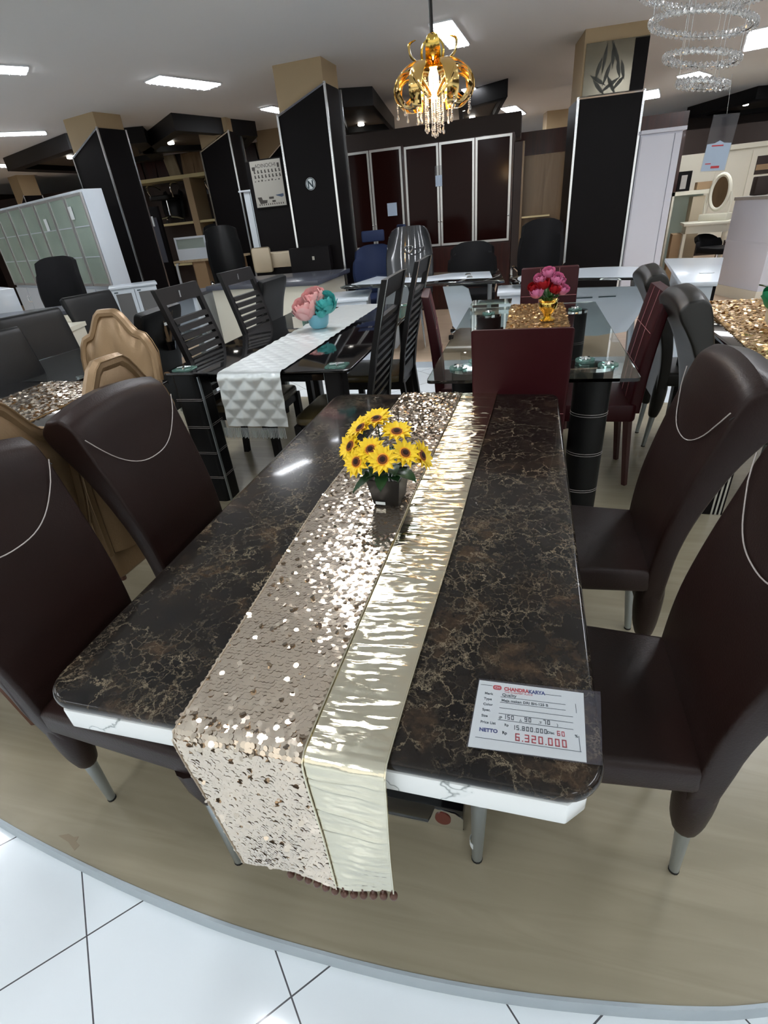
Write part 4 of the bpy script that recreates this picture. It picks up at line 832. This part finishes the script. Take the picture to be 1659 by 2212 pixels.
tag(obj('price_tag', bx(-.03, .03, -.004, .004, 0, .07), 'cream', None, loc=(-1.10, 2.0, .76), rot=(R(-10), 0, R(15))), 'small cream tag beside the pale blue flower pot', 'tag')

# slatted chairs
def slat_chair(label, loc, rz, group, silver=True):
    t = thing('slat_back_chair', label, 'chair', loc, rz, group); H = 1.10
    def bxp(z): return -.19-.14*(max(0, z-.45)/.65)**1.3
    for s in (-1, 1):
        pts = [(bxp(z), z) for z in (.42, .6, .8, 1.0, H)]; poly = pts+[(x-.028, z) for x, z in pts[::-1]]
        bm = prism([(x, z) for x, z in poly], s*.20-.035*(1 if s > 0 else 0), s*.20+.035*(0 if s > 0 else 1), 'y'); po = obj('back_post', bm, 'blackwood', t)
        if silver: obj('silver_edge', tube([(x-.0285, s*.202, z) for x, z in pts], .0022, 4), 'silvertrim', po)
        obj('leg', prism([(-.19, .43), (-.222, .43), (-.27, 0), (-.235, 0)], s*.20-.035*(1 if s > 0 else 0), s*.20+.035*(0 if s > 0 else 1), 'y'), 'blackwood', t)
        obj('leg', bx(.17, .21, s*.19-.02, s*.19+.02, 0, .42), 'blackwood', t)
    def cross(z0, z1, nm, tilt=0): 
        x0 = bxp(z0); x1 = bxp(z1); obj(nm, prism([(x0+tilt, z0), (x0-.022, z0), (x1-.022-tilt, z1), (x1, z1)], -.166, .166, 'y'), 'blackwood', t)
    cross(1.02, H, 'top_rail'); cross(.42, .50, 'bottom_rail')
    for k in range(10): z = .53+k*.043; cross(z, z+.026, 'slat', .006)
    obj('tag_plate', bx(bxp(1.06)+.001, bxp(1.06)+.006, -.02, -.008, 1.04, 1.075), 'silvertrim', t)
    obj('apron', bx(-.2, .2, -.2, .2, .375, .42), 'blackwood', t); obj('seat', prism(rrect(.42, .42, .05), .42, .465), mat('bronze_seat_cover', (.06, .045, .018), .3, coat=.3, noisecol=(7, (.13, .1, .035), 3)) if 'seatm' not in M else M['seatm'], t, bev=.015)
    return t
M['seatm'] = mat('bronze_seat_cover', (.03, .022, .012), .3, coat=.3, noisecol=(7, (.16, .12, .045), 3))
g = 'black slat back chairs at the black glass table'
sc = slat_chair('black slat back chair left side of the black glass table, nearer one', (-1.27, 1.56, 0), 0, g, False)
dup(sc, (-1.32, 2.32, 0), R(-3), 'black slat back chair left side of the black glass table, farther one')
sc = slat_chair('black slat back chair right side of the black glass table, nearer one', (-.63, 1.37, 0), PI, g)
dup(sc, (-.63, 2.12, 0), R(180), 'black slat back chair right side of the black glass table, farther one')

# ================================================================ RED SET
t = thing('dining_table', 'clear glass dining table with black cylinder legs among burgundy chairs', 'table', (0, 0, 0))
obj('glass_top', prism([(p[0]+.34, p[1]+1.68) for p in rrect(.80, 1.66, .02)], .737, .75), 'glass', t)
for x, y in ((.60, 1.06), (.09, 1.06), (.60, 2.28), (.09, 2.28)):
    leather_leg(t, x, y, .075, .06, .72)
    obj('cap', lathe([(.001, 0), (1, 0), (1, .014), (.001, .014)], 24, c=(x, y, .7205), sx=.078, sy=.063), 'chrome', t)
for x, y in ((.565, 1.10), (.645, 1.02), (.05, 1.02), (.12, 1.12), (.6, 2.25), (.09, 2.25)): standoff(t, x, y, .7505, .024)
obj('lower_glass_shelf', prism([(p[0]+.34, p[1]+1.68) for p in rrect(.36, 1.0, .02)], .30, .308), 'glass', t)
def red_chair(label, loc, rz, group):
    t = thing('dining_chair', label, 'chair', loc, rz, group)
    F = [(.40, -.17), (.6, -.185), (.8, -.215), (.945, -.245)]; B = [(.40, -.225), (.6, -.238), (.8, -.262), (.95, -.285)]
    bm = shaped_back(F, B, [(.4, .178), (1, .182)]); obj('backrest', bm, 'redleather', t, True)
    bm = bmesh.new()
    for y in (-.06, .06): tube([(x+.004, y, z) for z, x in F], .0014, 4, bm)
    for z in (.62, .78): tube([(interp(F, z)+.004, -.175, z), (interp(F, z)+.004, .175, z)], .0014, 4, bm)
    for z in (.62,): tube([(interp(B, z)-.001, -.172, z), (interp(B, z)-.001, .172, z)], .0012, 4, bm)
    obj('stitching', bm, 'redthread', t)
    obj('seat', prism(rrect(.42, .38, .03, cx=0), .36, .45), 'redleather', t, bev=.012)
    for sx in (-1, 1):
        for sy in (-1, 1): obj('leg', tube([(sx*.18, sy*.155, .362), (sx*.195-(.02 if sx < 0 else 0), sy*.16, 0)], [.022, .015], 4), mat('burgundy_leg', (.06, .02, .02), .4) if 'rl' not in M else M['rl'], t)
    return t
M['rl'] = mat('burgundy_leg', (.06, .022, .02), .4)
g = 'burgundy leather chairs around the clear glass table'
rc = red_chair('burgundy leather chair with its plain back to the marble table', (.315, 1.075, 0), R(88), g)
dup(rc, (.03, 1.90, 0), R(8), 'burgundy leather chair left side of the clear glass table')
dup(rc, (.655, 1.60, 0), R(180), 'burgundy leather chair right side of the clear glass table')
dup(rc, (.45, 2.42, 0), R(-91), 'burgundy leather chair at the far end behind the roses')
t = thing('table_runner', 'copper gold sequin runner under the brass rose vase', 'table runner', (0, 0, 0))
def grun(x0, x1, y0, y1, z, name_par, seed, nx=26, ny=46, rr=.008, skew=0, flatp=.6):
    rnd = random.Random(seed)
    obj('cloth', prism([(x0, y0), (x1, y0), (x1+skew, y1), (x0+skew, y1)], z, z+.002), 'goldcloth', name_par)
    bm = bmesh.new()
    for i in range(nx):
        for j in range(ny):
            f = (j+.5)/ny; x = x0+(x1-x0)*(i+.5+.5*(j % 2)*.9-.2)/nx+skew*f; y = y0+(y1-y0)*f; s_ = 3 if rnd.random() < flatp else 16
            n = Vector((math.tan(R(rnd.gauss(0, s_))), math.tan(R(rnd.gauss(0, s_))), 1)).normalized(); u, v = frame_for(n); c = Vector((x, y, z+.005+rnd.uniform(0, .002)))
            bm.faces.new([bm.verts.new(c+(u*math.cos(k*PI/3)+v*math.sin(k*PI/3))*rr) for k in range(6)])
    obj('sequins', bm, 'goldsequin' if seed != 31 else 'sequin', name_par, stuff=True)
grun(.215, .545, 1.75, 2.5, .7508, t, 21, rr=.009)
v = thing('rose_vase', 'brass goblet vase of pink and red roses on the glass table', 'vase', (.432, 1.93, .7608))
obj('vase', lathe([(.001, 0), (.04, 0), (.042, .008), (.02, .02), (.022, .03), (.046, .06), (.052, .085), (.048, .095), (.055, .105), (.05, .105), (.044, .095)], 28), 'goldpot', v, True)
bm = bmesh.new()
for i, (p, r, m) in enumerate([((-.01, 0, .245), .032, 'rose'), ((-.05, 0, .215), .034, 'rose'), ((-.035, -.03, .195), .036, 'redrose'), ((.035, 0, .21), .036, 'rose'), ((.05, 0, .20), .03, 'rose'), ((.03, -.03, .17), .034, 'redrose'), ((.07, -.02, .16), .032, 'rose'), ((-.065, -.03, .155), .036, 'rose'), ((-.085, 0, .175), .03, 'redrose')]):
    b = bmesh.new(); rose_head(b, p, r, i+40, Vector((p[0]*6, -.6, 1))); obj('rose', b, m, v, True)
    obj('stem', tube([p, (p[0]*.3, p[1]*.3, .1)], .002, 5), 'greenleaf', v)
rnd = random.Random(8)
for k in range(18):
    a = k*2.4; leaf(v, (0, 0, .10), (.055*math.cos(a), .055*math.sin(a)-.01, .11+.05*rnd.random()), .013, .01, 'greenleaf')
t = thing('acrylic_stand', 'clear plastic display box beside the left leg of the glass table', 'display box', (.09, 2.5, 0), 0)
bm = bx(-.13, .13, -.1, .1, .60, .78); obj('box', bm, 'glass', t); obj('stand', bx(-.1, .1, -.08, .08, 0, .595), 'white', t)

# ================================================================ RIGHT BLACK TABLE
t = thing('dining_table', 'glossy black dining table with silver striped legs at the right edge', 'table', (1.62, 1.62, 0), R(0))
obj('top', prism(rrect(.95, 1.36, .03), .735, .75), 'blackgloss', t, bev=.002); obj('apron', bx(-.42, .42, -.6, .6, .64, .734), 'blacklam', t)
for sx in (-1, 1):
    for sy in (-1, 1):
        l = obj('leg', bx(sx*.41-.045, sx*.41+.045, sy*.42-.03, sy*.42+.03, 0, .64), 'blacklam', t)
        for k in range(3): obj('silver_stripe', bx(sx*.41-.005+k*.017, sx*.41+.003+k*.017, sy*.42-.0335, sy*.42-.0305, .002, .6), 'silvertrim', l)
t = thing('table_runner', 'gold sequin runner on the glossy black table at the right edge', 'table runner', (0, 0, 0)); grun(1.17, 1.62, .95, 2.3, .7508, t, 22, 34, 90, .009, skew=.11)
v = thing('potted_flowers', 'green ribbon flower arrangement in a cream pot at the right edge', 'flower pot', (1.43, 1.56, .762))
obj('pot', lathe([(.055, 0), (.075, .03), (.08, .08), (.07, .08)], 20), 'cream', v, True)
for i, (p, r) in enumerate([((-.05, -.03, .14), .07), ((.05, -.05, .13), .07), ((0, .05, .16), .07), ((-.02, 0, .21), .06), ((.07, .03, .2), .06)]):
    b = bmesh.new(); rose_head(b, p, r, i+60, Vector((p[0]*4, -.4, 1))); obj('flower_head', b, 'green' if i % 2 == 0 else 'teal', v, True)
for k in range(9): a = k*.7; leaf(v, (0, 0, .08), (.13*math.cos(a), .13*math.sin(a), .12+.05*(k % 3)), .02, .02, 'leaf')

# ================================================================ LEFT SETS
def simple_chair(label, loc, rz, group=None):
    t = thing('dining_chair', label, 'chair', loc, rz, group)
    F = [(.38, -.17), (.6, -.19), (.8, -.23), (.97, -.275), (1.0, -.30)]; B = [(.38, -.225), (.6, -.24), (.8, -.28), (.94, -.33), (.985, -.335)]
    obj('backrest', shaped_back(F, B, [(.4, .2), (1, .215)]), 'blackleather', t, True); obj('seat', prism(rrect(.44, .42, .04), .37, .46), 'blackleather', t, bev=.018)
    for sx in (-1, 1):
        for sy in (-1, 1): obj('leg', tube([(sx*.18, sy*.17, .372), (sx*.2, sy*.175, 0)], [.02, .013], 10), 'steel', t, True)
    return t
g = 'black leather chairs around the clear glass table at left'
bc = simple_chair('black leather chair left of the clear glass table, second from the left edge', (-2.46, 1.5, 0), R(-14), g)
dup(bc, (-2.82, 2.42, 0), R(-14), 'black leather chair third from the left edge, before the cream cabinet'); dup(bc, (-2.05, .85, 0), R(-8), 'black leather chair cut by the left edge of the photo')
b3 = dup(bc, (-2.03, 1.47, 0), R(186), 'black leather chair behind the gold tufted chair, with small white tag'); 
dup(bc, (-1.90, 2.75, 0), R(180), 'black leather chair just visible behind the nearer left slat back chair')
obj('white_tag', bx(.0, .006, -.02, .02, 0, .015), 'paper', b3, loc=(-.337, .0, .90))
t = thing('dining_table', 'clear glass dining table between the black chairs at far left', 'table', (-2.2, 1.55, 0), R(-6)); obj('glass_top', prism(rrect(.75, 1.25, .03), .735, .75), 'glass', t)
for sx in (-1, 1):
    for sy in (-1, 1): obj('leg', tube([(sx*.3, sy*.5, .734), (sx*.3, sy*.5, 0)], .02, 10), 'steel', t, True)
obj('shelf', prism(rrect(.6, 1.0, .03), .42, .43), 'frost', t)
# table with sequin runner at the left edge
t = thing('dining_table', 'dark glass table with pale sequin runner at the left edge', 'table', (-1.80, .35, 0), R(0)); obj('glass_top', prism(rrect(.95, 1.15, .03), .735, .75), 'blackgloss', t, bev=.002)
for sx in (-1, 1):
    for sy in (-1, 1): obj('leg', bx(sx*.4-.03, sx*.4+.03, sy*.48-.03, sy*.48+.03, 0, .734), 'blackwood', t)
t = thing('table_runner', 'pale rose sequin runner on the table at the left edge', 'table runner', (0, 0, 0)); grun(-2.0, -1.56, -.2, .9, .7508, t, 31, 34, 80, .009, skew=-.06)
def gold_chair(label, loc, rz, group):
    t = thing('tufted_chair', label, 'chair', loc, rz, group)
    def halfw(v): return .225
    def topz(a):
        a = abs(a); k = min(1, max(0, (a-.18)/.5)); return 1.03-.115*(k*k*(3-2*k))-.10*max(0, (a-.72)/.28)**2
    def fr_(u, v):
        a = 2*u-1; z = .42+(topz(a)-.42)*v; return Vector((-.20-.09*v-.02*(1-a*a)-.012*abs(math.sin(5*a*PI/2))*0, a*.205*(.86+.14*min(1, v*1.6)), z))
    bm = bmesh.new(); nu, nv = 24, 16; A = [[None]*(nv+1) for _ in range(nu+1)]; Bk = [[None]*(nv+1) for _ in range(nu+1)]
    for i in range(nu+1):
        for j in range(nv+1):
            u, v_ = i/nu, j/nv; p = fr_(u, v_); e = min(1, 6*min(u, 1-u), 5*(1-v_)) ; e = math.sin(e*PI/2)
            # channels radiate from the seat
            ang = math.atan2((2*u-1)*.225, (p.z-.30)); q = abs(math.sin(ang*9)); A[i][j] = bm.verts.new((p.x+.030*e+.014*q*e, p.y, p.z)); Bk[i][j] = bm.verts.new((p.x-.040*e, p.y, p.z))
    for i in range(nu):
        for j in range(nv): bm.faces.new((A[i][j], A[i+1][j], A[i+1][j+1], A[i][j+1])); bm.faces.new((Bk[i][j], Bk[i][j+1], Bk[i+1][j+1], Bk[i+1][j]))
    for j in range(nv): bm.faces.new((A[0][j], A[0][j+1], Bk[0][j+1], Bk[0][j])); bm.faces.new((A[nu][j], Bk[nu][j], Bk[nu][j+1], A[nu][j+1]))
    for i in range(nu): bm.faces.new((A[i][0], Bk[i][0], Bk[i+1][0], A[i+1][0])); bm.faces.new((A[i][nv], A[i+1][nv], Bk[i+1][nv], Bk[i][nv]))
    bmesh.ops.recalc_face_normals(bm, faces=bm.faces); obj('backrest', bm, 'goldleather', t, True)
    rim = [fr_(0, k/6) for k in range(7)]+[fr_(k/20, 1) for k in range(1, 21)]+[fr_(1, 1-k/6) for k in range(1, 7)]
    obj('padded_rim', tube([(p.x+.005, p.y, p.z) for p in rim], .022, 8), 'goldleather', t, True)
    obj('piping', tube([(p.x-.018, p.y*1.07, p.z+.012) for p in rim], .003, 6), 'goldleather', t, True)
    obj('seat', prism(rrect(.46, .40, .06, cx=.02), .30, .47), 'goldleather', t, bev=.03, seg=3)
    for sx in (-1, 1):
        for sy in (-1, 1): obj('leg', tube([(sx*.13+.08, sy*.15, .302), (sx*.13+.08, sy*.13, 0)], [.02, .014], 8), 'bead', t, True)
    return t
g = 'gold tufted chairs by the left edge table'
gc = gold_chair('gold channel tufted chair facing the viewer, showing its front', (-1.74, .86, 0), R(-84), g)
dup(gc, (-1.22, .17, 0), R(176), 'gold tufted chair with plain back, squeezed behind the far left brown chair'); dup(gc, (-1.24, -.285, 0), R(180), 'gold tufted chair at the left edge, only its top visible')
t = thing('dried_ornament', 'small dark feathery ornament behind the gold tufted chair', 'ornament', (-1.75, 1.55, .7515))
for k in range(14): a = k*.9; leaf(t, (0, 0, 0), (.07*math.cos(a), .07*math.sin(a), .18+.03*(k % 3)), .008, .01, 'brownbox', 'frond')
obj('pot', lathe([(.03, 0), (.04, .05), (.03, .05)], 14), 'blackgloss', t)

# ================================================================ CHANDELIERS
cx, cy, cz = -.225, 2.30, 1.90
t = thing('chandelier', 'gold ribbon chandelier with glowing bulb and crystal strands', 'chandelier', (cx, cy, cz))
obj('cord', tube([(0, 0, .10), (-.008, 0, .4), (-.004, 0, .9)], .010, 8), 'rubber', t, True); obj('ceiling_rose', lathe([(.001, .86), (.05, .87), (.06, .898), (.001, .899)], 20), 'goldpot', t, True)
obj('top_cap', lathe([(.001, .105), (.02, .10), (.05, .085), (.055, .078), (.001, .075)], 20), 'goldpot', t, True)
for k in range(8):
    a = 2*PI*k/8+R(-58.5); d = Vector((math.cos(a), math.sin(a), 0)); sd = Vector((-d.y, d.x, 0)); tw = .35*(-1)**k
    P = catmull([(.03, 0, .085), (.12, 0, .10), (.20, 0, .05), (.218, 0, -.02), (.175, 0, -.08), (.11, 0, -.085)], 5)
    def f(u, v):
        i = min(int(v*(len(P)-1)), len(P)-2); q = v*(len(P)-1)-i; p = P[i].lerp(P[i+1], q); w_ = .036*math.sin(PI*min(.98, v*.9+.08))**.6; s_ = (u-.5)*2*w_
        return d*(p.x-.006*(2*u-1)**2)+sd*(s_+tw*.12*v*v)+Vector((0, 0, p.z+.35*s_*tw))
    obj('gold_ribbon', grid(f, 6, 26, .0015), 'mirrorgold', t, True)
    obj('ribbon_loop', tube([d*(.165+.055*math.cos(b))+sd*(.06*math.sin(b))*tw*2+Vector((0, 0, .0+.06*math.sin(b))) for b in [i*2*PI/20 for i in range(20)]], .007, 6, closed=True), 'mirrorgold', t, True)
for k in range(4):
    a = 2*PI*k/4+.15; d = Vector((math.cos(a), math.sin(a), 0)); sd = Vector((-d.y, d.x, 0))
    def f(u, v):
        w_ = .036*math.sin(PI*min(.99, v*.93+.06)); p = catmull([(.02, 0, .085), (.06, 0, .10), (.11, 0, .14), (.115, 0, .185), (.085, 0, .20)], 6); i = min(int(v*(len(p)-1)), len(p)-2); c = p[i].lerp(p[i+1], v*(len(p)-1)-i)
        return d*(c.x+.01*(2*u-1)**2)+sd*((u-.5)*2*w_)+Vector((0, 0, c.z))
    obj('gold_leaf', grid(f, 6, 22, .0015), 'goldpot', t, True)
for k in range(2):
    obj('top_loop', tube([(.05*math.cos(b)*(1 if k else .9)+.02*(k-.5), .03*math.cos(b)*(-1)**k, .14+.055*math.sin(b)) for b in [i*2*PI/24 for i in range(24)]], .006, 6, closed=True), 'goldpot', t, True)
b = obj('bulb', lathe([(.001, -.05), (.018, -.045), (.026, -.02), (.026, .05), (.018, .075), (.001, .08)], 18), 'bulbglow', t, True)
rnd = random.Random(4); cnt = 0
for ring, (rad, n, zb) in enumerate([(.014, 4, -.20), (.05, 9, -.185), (.095, 14, -.14), (.20, 9, -.12)]):
    for k in range(n):
        a = 2*PI*k/n+ring*.4; x, y = rad*math.cos(a), rad*math.sin(a); zt = .03 if ring < 3 else -.06; z1 = zb+rnd.uniform(-.012, .012)
        if ring == 3: z1 = zt-.055
        bm = bmesh.new(); z = zt
        while z > z1+.022:
            m_ = Matrix.Translation((x, y, z)); bmesh.ops.create_icosphere(bm, subdivisions=1, radius=.0042, matrix=m_); z -= .0092
        lathe([(.0005, z1+.022), (.003, z1+.015), (.0075, z1+.003), (.006, z1-.005), (.0005, z1-.008)], 8, bm, (x, y, 0))
        obj('crystal_strand', bm, 'crystal', t)
bl = bpy.data.lights.new('bulb_light', 'POINT'); bl.energy = 14; bl.color = (1, .7, .4); bl.shadow_soft_size = .03; bo = bpy.data.objects.new('bulb_light', bl); C.objects.link(bo); bo.parent = t; bo.location = (0, 0, -.07)
t = thing('crystal_chandelier', 'chandelier of four stacked clear crystal rings at upper right', 'chandelier', (1.03, 2.28, 0))
for i, (dx, z, r) in enumerate([(-.02, 2.085, .27), (0, 1.97, .222), (.025, 1.845, .163), (.05, 1.748, .112)]):
    bm = bmesh.new(); n = int(2*PI*r/.027)
    for k in range(n):
        a = 2*PI*k/n
        for rr, dz, s_ in ((r, .0, .0135), (r-.024, .004, .011)):
            m_ = Matrix.Translation((dx+rr*math.cos(a), rr*math.sin(a), z+dz-.17*rr*math.cos(a))) @ Matrix.Rotation(a, 4, 'Z') @ Matrix.Diagonal((.8, 1, 1.25, 1)); bmesh.ops.create_icosphere(bm, subdivisions=1, radius=s_, matrix=m_)
    rg = obj('crystal_ring', bm, 'crystal', t)
    obj('ring_frame', tube([(dx+(r-.012)*math.cos(a), (r-.012)*math.sin(a), z-.002-.17*r*math.cos(a)) for a in [k*2*PI/40 for k in range(40)]], .004, 6, closed=True), 'chrome', rg, True)
    for k in range(3):
        a = 2*PI*k/3+i; obj('wire', tube([(dx+r*.95*math.cos(a), r*.95*math.sin(a), z), (dx+r*.95*math.cos(a), r*.95*math.sin(a), 2.79)], .0008, 4), 'steel', t)
obj('ceiling_plate', lathe([(.001, 2.76), (.28, 2.76), (.28, 2.798), (.001, 2.798)], 28), 'chrome', t)
t = thing('price_card', 'clear sleeve price card hanging below the crystal ring chandelier', 'price card', (1.19, 2.24, 1.385), R(-12))
t.rotation_euler = (0, R(3), R(-12))
obj('sleeve', bx(-.055, .055, -.0012, .0012, 0, .232), 'plastic', t); cdp = obj('card', prism([(-.052, .004), (.052, .004), (.052, .115), (.02, .118), (0, .128), (-.02, .118), (-.052, .115)], -.003, -.0015, 'y'), 'bluepaper', t)
obj('string', tube([(0, 0, .232), (-.02, 0, .38)], .0008, 4), 'steel', t)
bm = bx(-.03, .02, -.0042, -.0031, .105, .110); bx(-.04, -.015, -.0042, -.0031, .032, .036, bm); bx(-.012, .025, -.0042, -.0031, .014, .024, bm); obj('print', bm, 'redink', cdp)
